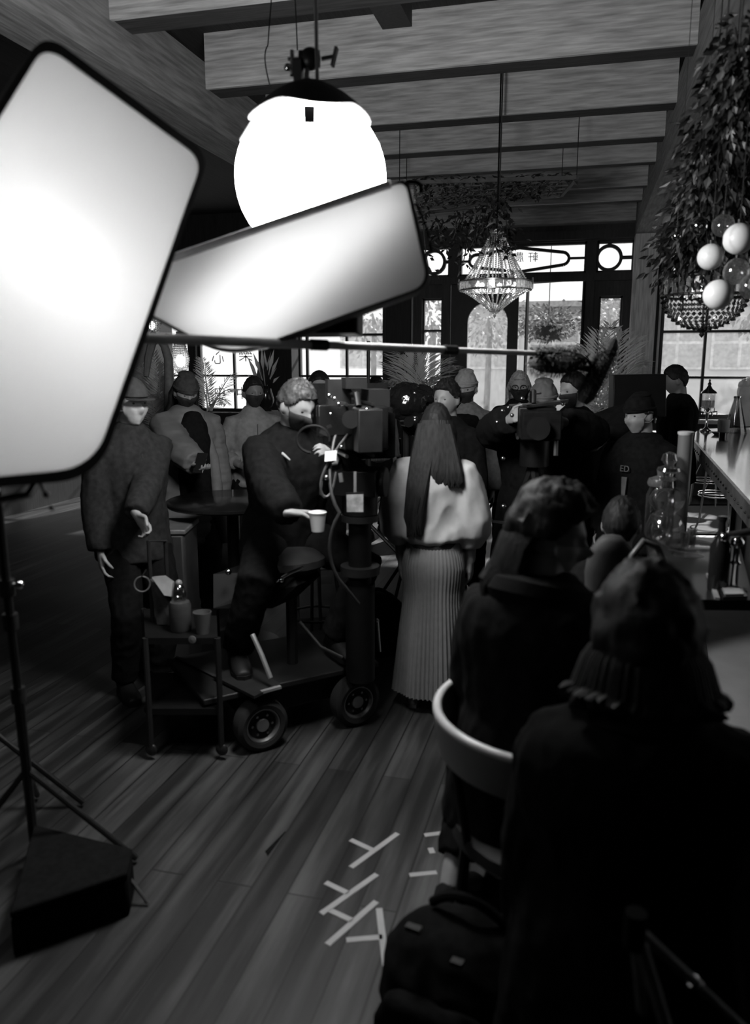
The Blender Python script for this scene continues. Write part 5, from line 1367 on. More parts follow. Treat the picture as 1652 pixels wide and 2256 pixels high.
b = MB(); b.prism(q0, V((0, 0, .015))); b.build('dish', METAL, t); b = MB(); b.prism([lerp(p, sum(q0, V((0, 0, 0))) / 4, .25) + V((0, 0, .016)) for p in q0], V((0, 0, .004))); b.build('lining', mat('dish_lining', .4, .6), t)
t = thing('bar_spoon', 'pale flat stick lying at the left front of the service table', 'utensil', onz(1570, 1300, TZ))
b = MB(); b.bar(onz(1560, 1265, TZ + .006), onz(1580, 1319, TZ + .006), .016, .01, ref=V((0, 0, 1))); b.build('stick', mat('pale_stick', .3, .5), t)

# arched and padded chair backs in front of the table
ac = at(1425, 1235, 2.75)
t = thing('bentwood_chair', 'bentwood chair with pale arched back rim, half hidden by the foreground hair', 'chair', V((ac.x, ac.y, 0)))
b = MB(); pts = [at(x, y, 2.75) for x, y in ((1372, 1350), (1376, 1290), (1392, 1225), (1418, 1192), (1448, 1205), (1470, 1250), (1478, 1300), (1480, 1350))]; b.tube(pts, .012, n=10); b.build('back_hoop', mat('bentwood', .09, .35), t)
sz = .46; b = MB(); b.lathe([(.0, sz - .03), (.19, sz - .03), (.2, sz - .01), (.19, sz), (.0, sz)], V((ac.x, ac.y - .2, 0)), n=30); b.build('seat', BLKPL, t)
for dx, dy in ((-.14, -.06), (.14, -.06), (-.14, -.34), (.14, -.34)): b = MB(); b.tube([V((ac.x + dx, ac.y + dy, sz - .03)), V((ac.x + dx * 1.2, ac.y + dy * 1.1, 0))], .014); b.build('leg', BLKPL, t)
pc = at(1345, 1230, 2.95)
t = thing('padded_chair', 'low chair with rounded grey padded back between the seated people', 'chair', V((pc.x, pc.y, 0)))
b = MB(); b.loft([(pc + V((0, 0, z)), RGT * w_, V((-RGT.y, RGT.x, 0)) * .04) for z, w_ in ((-.12, .09), (-.05, .095), (.03, .085), (.07, .05))], cap=.5); b.build('backrest', mat('padded_grey', .05, .7), t)
b = MB(); b.box(V((pc.x, pc.y + .2, .45)), (.4, .4, .08)); b.build('seat', mat('padded_grey', .05, .7), t, bevel=.03)
for dx, dy in ((-.16, .04), (.16, .04), (-.16, .36), (.16, .36)): b = MB(); b.tube([V((pc.x + dx, pc.y + dy, .42)), V((pc.x + dx, pc.y + dy, 0))], .014); b.build('leg', BLKPL, t)
b = MB(); b.tube([pc + V((0, 0, -.1)), V((pc.x, pc.y + .03, .44))], .02); b.build('back_post', BLKPL, t)

# curved wooden chair of the seated foreground person
bc_ = at(1226, 1545, 2.25); bc_ = V((bc_.x, bc_.y, 0)); RR, ZT_, HB = .33, .83, .115
t = thing('barrel_chair', 'curved bent-plywood chair with a bright wrap-around back rail in the foreground', 'chair', bc_)
b = MB(); N = 44; rows = []
for i in range(N + 1):
    a = lerp(math.radians(95), math.radians(330), i / N); d_ = V((math.cos(a), math.sin(a), 0))
    for r, z in ((RR, ZT_ - HB), (RR + .012, ZT_ - HB * .5), (RR + .02, ZT_), (RR - .006, ZT_ + .004), (RR - .014, ZT_ - HB * .5), (RR - .022, ZT_ - HB)): rows.append(bc_ + d_ * r + V((0, 0, z)))
fs = [(i * 6 + j, i * 6 + (j + 1) % 6, (i + 1) * 6 + (j + 1) % 6, (i + 1) * 6 + j) for i in range(N) for j in range(6)] + [tuple(range(6)), tuple(N * 6 + j for j in range(5, -1, -1))]
b.add(rows, fs); b.build('back_rail', mat('pale_plywood', .24, .35, var=.12, scale=5), t)
b = MB(); b.tube([bc_ + V((math.cos(a), math.sin(a), 0)) * (RR + .007) + V((0, 0, ZT_ + .004)) for a in [lerp(math.radians(95), math.radians(330), i / 60) for i in range(61)]], .013, n=10); b.build('rail_rim', mat('polished_rim', .72, .22, var=.05), t)  # added pale tube: the rail's highlight put into the colour
b = MB(); b.lathe([(.0, .44), (.27, .44), (.29, .46), (.28, .49), (.0, .50)], bc_, n=32); b.build('seat', mat('seat_leather', .02, .4), t)
for a in (100, 200, 320, 20): d_ = V((math.cos(math.radians(a)), math.sin(math.radians(a)), 0)); b = MB(); b.tube([bc_ + d_ * .25 + V((0, 0, .45)), bc_ + d_ * .28], .017); b.build('leg', BLKPL, t)
for a in (150, 215, 290): d_ = V((math.cos(math.radians(a)), math.sin(math.radians(a)), 0)); b = MB(); b.tube([bc_ + d_ * .27 + V((0, 0, .46)), bc_ + d_ * .315 + V((0, 0, ZT_ - HB + .01))], .013); b.build('back_post', BLKPL, t)
# chair of the nearest person
o2 = at(1470, 1700, 1.85); o2 = V((o2.x, o2.y, 0))
t = thing('folding_chair', 'black folding chair under the nearest foreground person', 'chair', o2)
b = MB(); b.box(o2 + V((0, .1, .45)), (.46, .44, .04)); b.build('seat', BLACK, t, bevel=.01)
for dx, dy in ((-.2, -.1), (.2, -.1), (-.2, .3), (.2, .3)): b = MB(); b.tube([o2 + V((dx, dy, .43)), o2 + V((dx * 1.1, dy * 1.1, 0))], .014); b.build('leg', BLKPL, t)

# far right: flag behind the hooded person, side table, director's chair
fg = [at(1352, 826, 5.5), at(1468, 824, 5.5), at(1468, 918, 5.5), at(1350, 912, 5.5)]
fb2 = sum(fg, V((0, 0, 0))) / 4
t = thing('field_monitor', 'black hooded monitor on a stand behind the person in black wool hat', 'monitor', V((fb2.x, fb2.y, 0)))
b = MB(); b.prism(fg, V((-.03, .12, 0))); b.build('housing', BLKPL, t, bevel=.006)
b = MB(); b.tube([fb2 + V((0, .06, -.13)), V((fb2.x, fb2.y + .06, .35))], .018); b.build('pole', DMETAL, t)
for k_ in range(3): a = k_ * 2 * PI / 3; b = MB(); b.tube([V((fb2.x, fb2.y + .06, .4)), V((fb2.x + .35 * math.cos(a), fb2.y + .06 + .35 * math.sin(a), .012))], .012); b.build('leg', DMETAL, t)
sd = at(1308, 953, 6.6)
t = thing('side_table', 'small bright-topped pedestal table behind the palm at right', 'table', V((sd.x, sd.y, 0)))
b = MB(); b.lathe([(.0, sz) for sz in ()] + [(.0, sd.z - .02), (.20, sd.z - .02), (.21, sd.z), (.0, sd.z)], V((sd.x, sd.y, 0)), n=28); b.build('tabletop', mat('bright_top', .45, .25), t)
b = MB(); b.lathe([(.16, 0), (.16, .02), (.05, .06), (.035, .3), (.06, .45), (.09, sd.z - .12), (.03, sd.z - .02)], V((sd.x, sd.y, 0)), n=20); b.build('pedestal', mat('fluted_grey', .12, .5), t)
t = thing('light_stand', 'thin double-tube stand beside the side table at right', 'stand', onz(1297, 1165, 0)); c = onz(1297, 1165, 0); c = at(1297, 1000, 6.0); c = V((c.x, c.y, 0)); t.location = c; WM[t.name] = Matrix.Translation(c)
b = MB(); b.tube([c + V((0, 0, .05)), c + V((0, 0, 1.35))], .008); b.tube([c + V((.03, 0, .05)), c + V((.03, 0, 1.2))], .006); b.build('tube', METAL, t)
b = MB(); b.lathe([(.16, 0), (.16, .02), (.03, .05)], c, n=24); b.build('base', DMETAL, t)
dcx = onz(842, 1140, 0)
t = thing('folding_chair', 'slim folding camp chair with crossed legs beside the white blouse', 'chair', dcx)
A = lambda x, y, z: dcx + RGT * x + V((-RGT.y, RGT.x, 0)) * y + V((0, 0, z))
b = MB(); b.box(A(0, .2, .47), (.46, .40, .025), Matrix.Rotation(YAW, 3, 'Z')); b.build('seat', mat('camp_seat', .10, .6), t)
b = MB(); b.box(A(0, .42, .80), (.46, .015, .18), Matrix.Rotation(YAW, 3, 'Z')); b.build('backrest', BLACK, t)
for p, q in (((-.22, .0, 0), (.22, .0, .47)), ((.22, .0, 0), (-.22, .0, .47)), ((-.22, .42, 0), (.22, .42, .47)), ((.22, .42, 0), (-.22, .42, .47)), ((-.22, .42, .47), (-.22, .43, .9)), ((.22, .42, .47), (.22, .43, .9))):
    b = MB(); b.tube([A(*p), A(*q)], .011); b.build('leg', mat('camp_tube', .2, .4, .6), t)
wt = at(500, 1003, 7.6)
t = thing('cafe_table', 'square table with a bright top below the lettered window', 'table', V((wt.x, wt.y, 0)))
b = MB(); b.box(V((wt.x, wt.y, wt.z)), (.6, .6, .03), Matrix.Rotation(YAW, 3, 'Z')); b.build('tabletop', mat('pale_tabletop', .5, .3), t, bevel=.004)
b = MB(); b.tube([V((wt.x, wt.y, 0)), V((wt.x, wt.y, wt.z - .01))], .035); b.lathe([(.25, 0), (.25, .02), (.04, .05)], V((wt.x, wt.y, 0))); b.build('pedestal', BLKPL, t)
# wrapped equipment between the bearded person and the dark-haired actor
we = at(895, 885, 5.4)
t = thing('wrapped_equipment', 'camera equipment wrapped in crinkled shiny black plastic on a stand', 'equipment', V((we.x, we.y, 0)))
b = MB(); b.ball(we, .15, (1.0, .8, .85)); b.ball(we + RGT * .10 + UPV * .04, .10, (1.1, .8, .7)); b.ball(we + RGT * .05 - UPV * .13, .10, (.9, .7, 1)); b.build('plastic_wrap', mat('shiny_plastic', .012, .12), t, remesh=.012, smit=1, wrinkle=(.022, 14, 1))
b = MB(); b.tube([at(890, 930, 5.3), at(900, 930, 5.2)], [.03, .035], n=16); b.build('lens', BLKGL, t)
b = MB(); b.tube([we - V((0, 0, .1)), V((we.x, we.y, .3))], .02); b.build('pole', DMETAL, t)
for k_ in range(3): a = k_ * 2 * PI / 3 + .4; b = MB(); b.tube([V((we.x, we.y, .45)), V((we.x + .36 * math.cos(a), we.y + .36 * math.sin(a), .012))], .012); b.build('leg', DMETAL, t)

# ---------------------------------------------------------------- floor things
TAPE = mat('paper_tape', .42, .7, var=.08)
def strip(b, p, q, w=.022):
    P_, Q_ = onz(p[0], p[1], .0012), onz(q[0], q[1], .0012); b.bar(P_, Q_, w, .0014, ref=V((0, 0, 1)))
marks = [(((773, 1911), (876, 1836)), ((772, 1850), (824, 1874)), 'T-shaped tape mark farthest up the floor, above the other tape marks'),
         (((707, 2013), (830, 1926)), ((717, 1944), (767, 1968)), 'T-shaped tape mark second from the top, left of the trouser leg'),
         (((721, 2081), (829, 1986)), ((726, 2005), (776, 2028)), 'T-shaped tape mark third from the top, touching the one above'),
         (((835, 2001), (850, 2128)), ((763, 2071), (842, 2064)), 'T-shaped tape mark nearest the black bag, its stem pointing left'),
         (((902, 1928), (962, 1922)), ((953, 1880), (948, 1868)), 'tape mark partly hidden behind the dark trouser leg, pointing left'),
         (((935, 1840), (1060, 1824)), ((1048, 1800), (1052, 1826)), 'tape mark seen on both sides of the dark trouser leg')]
for p, q, lb in marks:
    t = thing('tape_mark', lb, 'tape mark', onz(*p[0], 0), group=None)
    for e in (p, q): b = MB(); strip(b, *e); b.build('strip', TAPE, t, smooth=False)
b = MB(); b.prism([onz(x, y, .001) for x, y in ((626, 1834), (630, 1832), (590, 1886), (584, 1876))], V((0, 0, .0014)))
tag(b.build('tape_scrap', BLACK), 'small black triangular tape scrap on the bare floor left of the tape marks', 'tape')
bgp = onz(1015, 2285, 0)
t = thing('backpack', 'big black camera backpack on the floor at the bottom centre', 'bag', bgp)
R_ = Matrix.Rotation(YAW - .45, 3, 'Z')
b = MB(); b.loft([(bgp + V((0, 0, z)), R_ @ V((a, 0, 0)), R_ @ V((0, c, 0))) for z, a, c in ((.02, .21, .17), (.12, .23, .18), (.24, .22, .17), (.31, .17, .12))], cap=.35); b.build('body', BLACK, t, remesh=.013, wrinkle=(.010, 6, 1))
b = MB(); b.loft([(bgp + R_ @ V((-.02, -.17, z)), R_ @ V((a, 0, 0)), R_ @ V((0, c, 0))) for z, a, c in ((.05, .15, .05), (.14, .16, .06), (.22, .13, .045))], cap=.4); b.build('front_pocket', BLACK, t, remesh=.012, wrinkle=(.006, 8, 1))
b = MB(); b.tube(bez(bgp + R_ @ V((-.1, .03, .36)), bgp + R_ @ V((0, .0, .47)), bgp + R_ @ V((.1, .03, .36)), 12), .013); b.build('handle', BLACK, t)
b = MB(); b.box(bgp + R_ @ V((-.10, -.10, .37)), (.04, .02, .012), R_); b.box(bgp + R_ @ V((.03, -.13, .34)), (.03, .02, .012), R_); b.build('buckle', DMETAL, t)
cs = [onz(95, 1858, .0), onz(300, 1898, 0), onz(325, 2000, 0), onz(60, 2060, 0)]
cz = .16; cs = [onz(75, 1815, cz), onz(292, 1868, cz), onz(280, 1922, cz), onz(20, 2010, cz)]
t = thing('equipment_case', 'black equipment case lying on the floor at the lower left', 'case', sum(cs, V((0, 0, 0))) / 4 - V((0, 0, cz)))
b = MB(); b.prism([p - V((0, 0, cz)) for p in cs], V((0, 0, cz - .03))); b.build('body', BLACK, t, bevel=.01); b = MB(); b.prism([p - V((0, 0, .028)) for p in cs], V((0, 0, .028))); b.build('lid', BLACK, t, bevel=.008)
b = MB(); b.tube([onz(276, 1922, .1), onz(326, 1990, 0.01)], .006); b.build('metal_edge', mat('edge_metal', .2, .35, .7), t)
lg0, lg1 = at(1400, 2042, 1.45), at(1660, 2285, 1.62)
t = thing('tripod', 'dark tripod leg with a bright joint crossing the lower right corner', 'tripod', V((lg1.x, lg1.y, 0)))
j = lerp(lg0, lg1, .48)
b = MB(); b.tube([lg0, j], .010, n=12); b.tube([j, lg1, lerp(lg0, lg1, lg0.z / (lg0.z - lg1.z))], .0085, n=12); b.build('leg', mat('tripod_grey', .25, .35), t)
b = MB(); dd = (lg1 - lg0).normalized(); b.tube([j - dd * .01, j + dd * .01], .0125, n=12); b.build('leg_joint', CHROME, t)
b = MB(); b.tube([lg0, V((lg0.x + .25, lg0.y + .05, .02))], .012); b.build('leg', MATS['tripod_grey'], t)
b = MB(); b.tube([lg0, V((lg0.x + .1, lg0.y + .35, .02))], .012); b.build('leg', MATS['tripod_grey'], t)
b = MB(); b.tube([lg0 - V((0, 0, .04)), lg0 + V((0, 0, .03))], .02, n=12); b.build('crown', BLACK, t)
# ---------------------------------------------------------------- chandeliers, globes, plants
CRY = glass_pane('crystal', .85, .40, .15, diffuse=.30)
BULB = emission('bulb_glow', 24)
def beads(b, pts, r, step_):
    """string of faceted beads along a path"""
    acc = 0
    for p, q in zip(pts, pts[1:]):
        L = (q - p).length; d = (q - p) / L; x = step_ - acc if acc else 0
        a, e = axes(d)
        while x < L:
            c = p + d * x
            b.add([c - d * r * 1.2, c + a * r, c + e * r, c - a * r, c - e * r, c + d * r * 1.2], [(0, 2, 1), (0, 3, 2), (0, 4, 3), (0, 1, 4), (5, 1, 2), (5, 2, 3), (5, 3, 4), (5, 4, 1)])
            x += step_
        acc = (L - (x - step_))
dC = 6.4
cT, cR, cB_ = at(1097, 512, dC), at(1091, 634, dC), at(1091, 698, dC)
ax = V((cR.x, cR.y, 0)); zt_, zr_, zb_ = cT.z, cR.z, cB_.z
t = thing('chandelier', 'tent-shaped crystal chandelier hanging before the entrance doors', 'chandelier', V((cR.x, cR.y, zb_)))
rr = .285
def cp(r, a, z): return ax + V((math.cos(a) * r, math.sin(a) * r, z))
b = MB()
for k_ in range(26):
    a = 2 * PI * k_ / 26
    beads(b, [cp(lerp(.05, rr, f ** 1.25), a, lerp(zt_, zr_, f)) for f in [i / 8 for i in range(9)]], .0075, .0165)
b.build('bead_strings', CRY, t, smooth=False)
for k_ in range(10):
    b = MB(); a = 2 * PI * k_ / 10 + .2; zl = lerp(zt_, zr_, .86); r_ = .20
    up = [cp(lerp(.06, r_, f), a - .11 * f, lerp(zt_, zl, f)) for f in (.35, .6, .8, 1)]; dn = [cp(lerp(.06, r_, f), a + .11 * f, lerp(zt_, zl, f)) for f in (1, .8, .6, .35)]
    beads(b, up + [cp(r_ + .01, a, zl - .05)] + dn, .009, .017); b.build('looped_drop', CRY, t, smooth=False)
b = MB()
for z in (zr_ + .045, zr_ - .02):
    b.tube([cp(rr, 2 * PI * i / 12, z) for i in range(13)], .007, n=6, cap=False)
b.tube([cp(.05, 2 * PI * i / 16, zt_) for i in range(17)], .01, n=6, cap=False); b.build('frame_ring', mat('gilt_frame', .4, .3, .8), t); b = MB(); b.tube([ax + V((0, 0, zt_)), ax + V((0, 0, ZC))], .006); b.build('hanging_rod', BLACK, t)
b = MB()
for k_ in range(12):
    a0, a1 = 2 * PI * k_ / 12, 2 * PI * (k_ + 1) / 12
    for f in range(5):
        a = lerp(a0, a1, (f + .5) / 5); q = cp(rr * .985, a, zr_ + .012); tt = V((-math.sin(a), math.cos(a), 0)); b.prism([q - tt * .013 + V((0, 0, -.028)), q + tt * .013 + V((0, 0, -.028)), q + tt * .013 + V((0, 0, .028)), q - tt * .013 + V((0, 0, .028))], V((math.cos(a), math.sin(a), 0)) * .006)
    if k_ % 2 == 0: q = cp(rr + .004, a0, zr_ + .03); tt = V((-math.sin(a0), math.cos(a0), 0)); b.prism([q - tt * .04, q - V((0, 0, .045)), q + tt * .04, q + V((0, 0, .045))], V((math.cos(a0), math.sin(a0), 0)) * .012)
b.build('crystal_band', CRY, t, smooth=False)
b = MB()
for k_ in range(28):
    a = 2 * PI * k_ / 28; beads(b, [cp(lerp(rr, .03, f ** .85), a, lerp(zr_ - .02, zb_ + .04, f ** 1.15)) for f in [i / 8 for i in range(9)]], .0085, .0165)
b.lathe([(.035, zb_ + .05), (.03, zb_ + .035), (.008, zb_ + .02), (.012, zb_ + .01), (.002, zb_ - .01)], ax, n=12); b.build('basket', CRY, t, smooth=False)
for k_ in range(6): b = MB(); b.ball(cp(.15, 2 * PI * k_ / 6 + .4, zr_ + .03), .022, nu=10, nv=8); b.build('bulb', BULB, t)

# glowing crystal lamps at the far left
for i, (px, py, d, lb) in enumerate(((397, 790, 6.9, 'glowing crystal pendant lamp behind the person in the knitted beanie'), (334, 712, 7.2, 'crystal pendant lamp hanging higher, beside the edge of the big softbox'))):
    c = at(px, py, d); t = thing('pendant_lamp', lb, 'lamp', c - V((0, 0, .14)))
    b = MB()
    for k_ in range(16):
        a = 2 * PI * k_ / 16; beads(b, [c + V((math.cos(a) * r, math.sin(a) * r, z)) for r, z in ((.02, .22), (.05, .10), (.075, .0), (.06, -.08), (.012, -.13))], .011, .02)
    b.build('bead_strings', CRY, t, smooth=False)
    b = MB(); b.ball(c + V((0, 0, -.02)), .042 if i == 0 else .03, (1, 1, 1.3)); b.build('bulb', emission('pendant_glow%d' % i, 7 - 3 * i), t)
    b = MB(); b.tube([c + V((0, 0, .2)), V((c.x, c.y, ZC))], .006); b.build('hanging_rod', BLKPL, t)

# beaded bowl chandelier at the right
dS = 4.5; sc_ = at(1552, 652, dS); sx = V((sc_.x, sc_.y, 0)); rS = 88 * dS / F
t = thing('chandelier', 'round beaded bowl chandelier among the globes at the right', 'chandelier', sc_ - V((0, 0, .2)))
def sp_(r, a, z): return sx + V((math.cos(a) * r, math.sin(a) * r, z))
zS = sc_.z
b = MB()
for j in range(11):
    ph = .05 + 1.5 * j / 10; n = max(4, int(44 * math.sin(ph)))
    for i in range(n):
        c = sp_(rS * math.sin(ph), 2 * PI * (i + .5 * (j % 2)) / n, zS - rS * .82 * math.cos(ph)); a, e = axes((c - sx - V((0, 0, zS))).normalized()); nn = (c - sx - V((0, 0, zS))).normalized(); r = .0135
        b.add([c - nn * r * .6, c + a * r, c + e * r, c - a * r, c - e * r, c + nn * r], [(0, 2, 1), (0, 3, 2), (0, 4, 3), (0, 1, 4), (5, 1, 2), (5, 2, 3), (5, 3, 4), (5, 4, 1)])
b.build('beaded_bowl', glass_pane('smoky_crystal', .55, .45, .1), t, smooth=False)
b = MB()
for i in range(30):
    a = 2 * PI * i / 30; q = sp_(rS * .93, a, zS + .05); tt = V((-math.sin(a), math.cos(a), 0)); b.prism([q - tt * .016 + V((0, 0, -.045)), q + tt * .016 + V((0, 0, -.045)), q + tt * .016 + V((0, 0, .05)), q - tt * .016 + V((0, 0, .05))], V((math.cos(a), math.sin(a), 0)) * .008)
b.build('prism_band', CRY, t, smooth=False)
b = MB()
for i in range(26):
    a = 2 * PI * i / 26; beads(b, [sp_(lerp(rS * .95, .05, f ** 1.6), a, zS + .10 + .30 * f) for f in [k_ / 6 for k_ in range(7)]], .010, .022)
b.build('bead_strings', MATS['smoky_crystal'], t, smooth=False)
b = MB()
for z in (zS, zS + .10): b.tube([sp_(rS, 2 * PI * i / 32, z) for i in range(33)], .008, n=6, cap=False)
b.tube([sx + V((0, 0, zS - rS * .95)), sx + V((0, 0, ZC))], .007); b.lathe([(.03, zS - rS * .84), (.012, zS - rS * .9), (.016, zS - rS * .95), (.002, zS - rS * 1.02)], sx, n=12); b.build('frame', DMETAL, t)
for i in range(3): b = MB(); b.ball(sp_(.08, i * 2.1, zS + .03), .022, nu=10, nv=8); b.build('bulb', emission('dim_bulb', 2.5) if i == 0 else MATS['dim_bulb'], t)

GW = mat('white_globe', .85, .35, var=.02); GM = mat('mirror_globe', .75, .05, 1, var=.05); GG = glass_pane('clear_globe', .8, .30, .04, diffuse=.30)
for px, py, r, d, m, lb in ((1627, 526, 33, 3.3, GW, 'largest white globe bauble, highest of the white ones at the right edge'), (1582, 649, 32, 3.3, GW, 'white globe bauble hanging in front of the beaded bowl chandelier'),
                            (1565, 566, 28, 3.5, GW, 'white globe bauble partly covered by leaves above the beaded bowl'), (1540, 497, 19, 3.8, GM, 'small mirrored globe among the dark leaves, leftmost of the globes'),
                            (1593, 497, 24, 3.6, GG, 'clear glass globe directly left of the highest white globe'), (1622, 598, 28, 3.4, GG, 'clear glass globe between the two upper white globes and the right edge'),
                            (1655, 632, 26, 3.3, GG, 'clear glass globe cut by the right edge of the frame, lower one'), (1490, 520, 10, 3.9, GM, 'tiny mirrored globe deep in the leaves near the timber post')):
    c = at(px, py, d); R0 = r * d / F
    t = thing('hanging_globe', lb, 'ornament', c - V((0, 0, R0)))
    b = MB(); b.ball(c, R0, nu=32, nv=20); b.build('globe', m, t)
    b = MB(); b.lathe([(.010, R0 - .004), (.010, R0 + .014), (.002, R0 + .018)], c, n=12); b.build('cap', DMETAL, t)
    b = MB(); b.tube([c + V((0, 0, R0 + .01)), V((c.x, c.y, ZC))], .0015, n=5); b.build('wire', DMETAL, t)

# dark hanging foliage
LEAFD = mat('dark_leaf', .018, .45, var=.5, scale=5); LEAFG = mat('grey_leaf', .10, .45, var=.4, scale=5); TWIG = mat('twig', .04, .8)
rnd = random.Random(21)
t = thing('foliage_garland', 'thick dark hanging foliage along the ceiling at the upper right', 'plant', at(1570, 400, 3.8))
path = [at(1650, 90, 3.0), at(1620, 220, 3.3), at(1580, 340, 3.6), at(1560, 430, 3.9), at(1530, 520, 4.2), at(1505, 590, 4.5)]
b = MB()
for i in range(5200):
    f = rnd.random() * 4.999; k_ = int(f); c = lerp(path[k_], path[k_ + 1], f - k_)
    R_ = lerp(.16, .22, f / 5)
    u = V((rnd.gauss(0, 1), rnd.gauss(0, 1), rnd.gauss(0, 1))).normalized() * R_ * rnd.random() ** .5
    if rnd.random() < .5: c = c + RGT * rnd.uniform(0, .45); 
    b.leaf(c + u, (u + V((rnd.uniform(-.1, .1), rnd.uniform(-.1, .1), -.12))).normalized(), V((rnd.uniform(-1, 1), -1, rnd.uniform(-1, 1))), rnd.uniform(.03, .065), rnd.uniform(.016, .032))
b.build('leaves', LEAFD, t, smooth=False)
b = MB()
for k_ in range(7):
    off = V((rnd.uniform(-.12, .2), rnd.uniform(-.1, .1), rnd.uniform(-.1, .1))); b.tube([p + off + V((rnd.uniform(-.05, .05), 0, rnd.uniform(-.05, .05))) for p in path], .006, n=5)
for p in path[1:4]: b.tube([p, V((p.x, p.y, ZC))], .004, n=5)
b.build('stems', TWIG, t)
b = MB()
for i in range(160):
    f = rnd.random() * 4.999; k_ = int(f); c = lerp(path[k_], path[k_ + 1], f - k_); u = V((rnd.gauss(0, 1), -1.0, rnd.gauss(0, .7))).normalized() * rnd.uniform(.14, .22)
    b.leaf(c + u + RGT * rnd.uniform(-.05, .3), u.normalized() + V((0, 0, -.5)), V((rnd.uniform(-1, 1), -1, 1)), rnd.uniform(.05, .09), .035)
b.build('pale_leaves', LEAFG, t, smooth=False)
t = thing('foliage_garland', 'dark trailing foliage hung around the top of the tent-shaped chandelier', 'plant', at(1060, 510, 6.4))
b = MB(); bs_ = MB()
for sx_, sy_, ex, ey in ((1085, 440, 1100, 545), (1105, 440, 1112, 560), (1095, 450, 1075, 520), (1060, 455, 1035, 545), (1040, 460, 1020, 580), (1000, 470, 985, 540), (960, 475, 965, 520), (930, 470, 945, 600), (1075, 445, 1060, 500), (1110, 445, 1125, 540), (1020, 465, 1000, 500)):
    p0, p1 = at(sx_, sy_, 6.3 + rnd.uniform(-.2, .3)), at(ex, ey, 6.3 + rnd.uniform(-.2, .3)); pts = bez(p0, lerp(p0, p1, .5) + V((rnd.uniform(-.08, .08), 0, -.05)), p1, 8); bs_.tube(pts, .004, n=5)
    for _ in range(46): c = pts[rnd.randrange(9)] + V((rnd.gauss(0, .04), rnd.gauss(0, .04), rnd.gauss(0, .03))); b.leaf(c, V((rnd.gauss(0, 1), rnd.gauss(0, 1), -.6)), V((rnd.uniform(-1, 1), -1, .5)), rnd.uniform(.04, .08), rnd.uniform(.02, .035))
bs_.tube([at(920, 470, 6.3), at(1000, 462, 6.3), at(1110, 440, 6.3)], .012); bs_.tube([at(1100, 440, 6.3), V((at(1100, 440, 6.3).x, at(1100, 440, 6.3).y, ZC))], .006)
b.build('leaves', LEAFD, t, smooth=False); bs_.build('stems', TWIG, t)
fr = [at(892, 404, 5.6), at(1270, 392, 5.9), at(1236, 432, 6.6), at(905, 460, 6.3)]
zz = sum(p.z for p in fr) / 4; fr = [onz(x, y, 3.35) for x, y in ((880, 403), (1270, 391), (1236, 431), (895, 461))]
t = thing('hanging_trellis', 'flat dark trellis panel hung below the ceiling beams', 'trellis', sum(fr, V((0, 0, 0))) / 4)
b = MB()
for i in range(4): b.bar(fr[i], fr[(i + 1) % 4], .03, .03)
b.build('frame', mat('trellis_wood', .10, .7), t, smooth=False)
b = MB()
for i in range(1, 12): b.bar(lerp(fr[0], fr[1], i / 12), lerp(fr[3], fr[2], i / 12), .012, .012)
for i in range(1, 5): b.bar(lerp(fr[0], fr[3], i / 5), lerp(fr[1], fr[2], i / 5), .012, .012)
b.build('lattice', mat('trellis_wood', .10, .7), t, smooth=False)
b = MB()
for i in range(900): c = lerp(lerp(fr[0], fr[1], rnd.random()), lerp(fr[3], fr[2], rnd.random()), rnd.random()); b.leaf(c + V((0, 0, rnd.uniform(-.02, .06))), V((rnd.gauss(0, 1), rnd.gauss(0, 1), -.2)), V((0, 0, 1)), rnd.uniform(.05, .1), rnd.uniform(.03, .05))
b.build('leaves', LEAFD, t, smooth=False)
b = MB()
for p in fr: b.tube([p, V((p.x, p.y, ZC))], .004, n=5)
b.build('hanger', DMETAL, t)

# palms
PALM = translucent('palm_leaf', .75, .55); PALMD = translucent('palm_leaf_dark', .5, .55); POT = mat('pot_glaze', .04, .35)
def frond(base, tip, sag, n, ll, w, m, parent, rnd):
    L = (tip - base).length; mid = lerp(base, tip, .55) + V((0, 0, sag * L)); pts = bez(base, mid, tip, 14); b = MB(); b.tube(pts, [lerp(.007, .002, i / 14) for i in range(15)], n=5)
    for i in range(2, n):
        f = i / n; x = f * 14; k_ = min(13, int(x)); p = lerp(pts[k_], pts[k_ + 1], x - k_); d = (pts[k_ + 1] - pts[k_]).normalized(); s_ = d.cross(V((0, 0, 1)))
        s_ = s_.normalized() if s_.length > .1 else RGT.copy()
        nn = s_.cross(d)
        l_ = ll * (math.sin(PI * min(1, .15 + f * .8)) * .8 + .25)
        for sg in (-1, 1):
            dd = (d * (.75 + .3 * f) + s_ * sg * .8 - nn * rnd.uniform(-.1, .25) + V((0, 0, -.1))).normalized(); b.leaf(p, dd, nn + s_ * rnd.uniform(-.4, .4), l_ * rnd.uniform(.85, 1.1), w, .2)
    b.build('frond', m, parent, smooth=False)
def palm(name, label, px, py, d, tips, ll, w, m, zpot=None):
    c = at(px, py, d); t = thing(name, label, 'plant', V((c.x, c.y, 0))); rnd = random.Random(px)
    zp = max(.2, min(.5, c.z - .3))
    b = MB(); b.lathe([(.13, 0), (.17, zp * .6), (.20, zp), (.17, zp), (.16, zp - .06), (.0, zp - .06)], V((c.x, c.y, 0)), n=28); b.build('pot', POT, t)
    b = MB(); b.tube([V((c.x, c.y, zp - .08)), V((c.x + .02, c.y, lerp(zp, c.z, .5))), c], [.035, .028, .02]); b.build('stem', TWIG, t)
    for tx, ty, dd, sg in tips: frond(c + V((rnd.uniform(-.02, .02), 0, rnd.uniform(-.03, .03))), at(tx, ty, d + dd), sg, 24, ll, w, m, t, rnd)
    return t
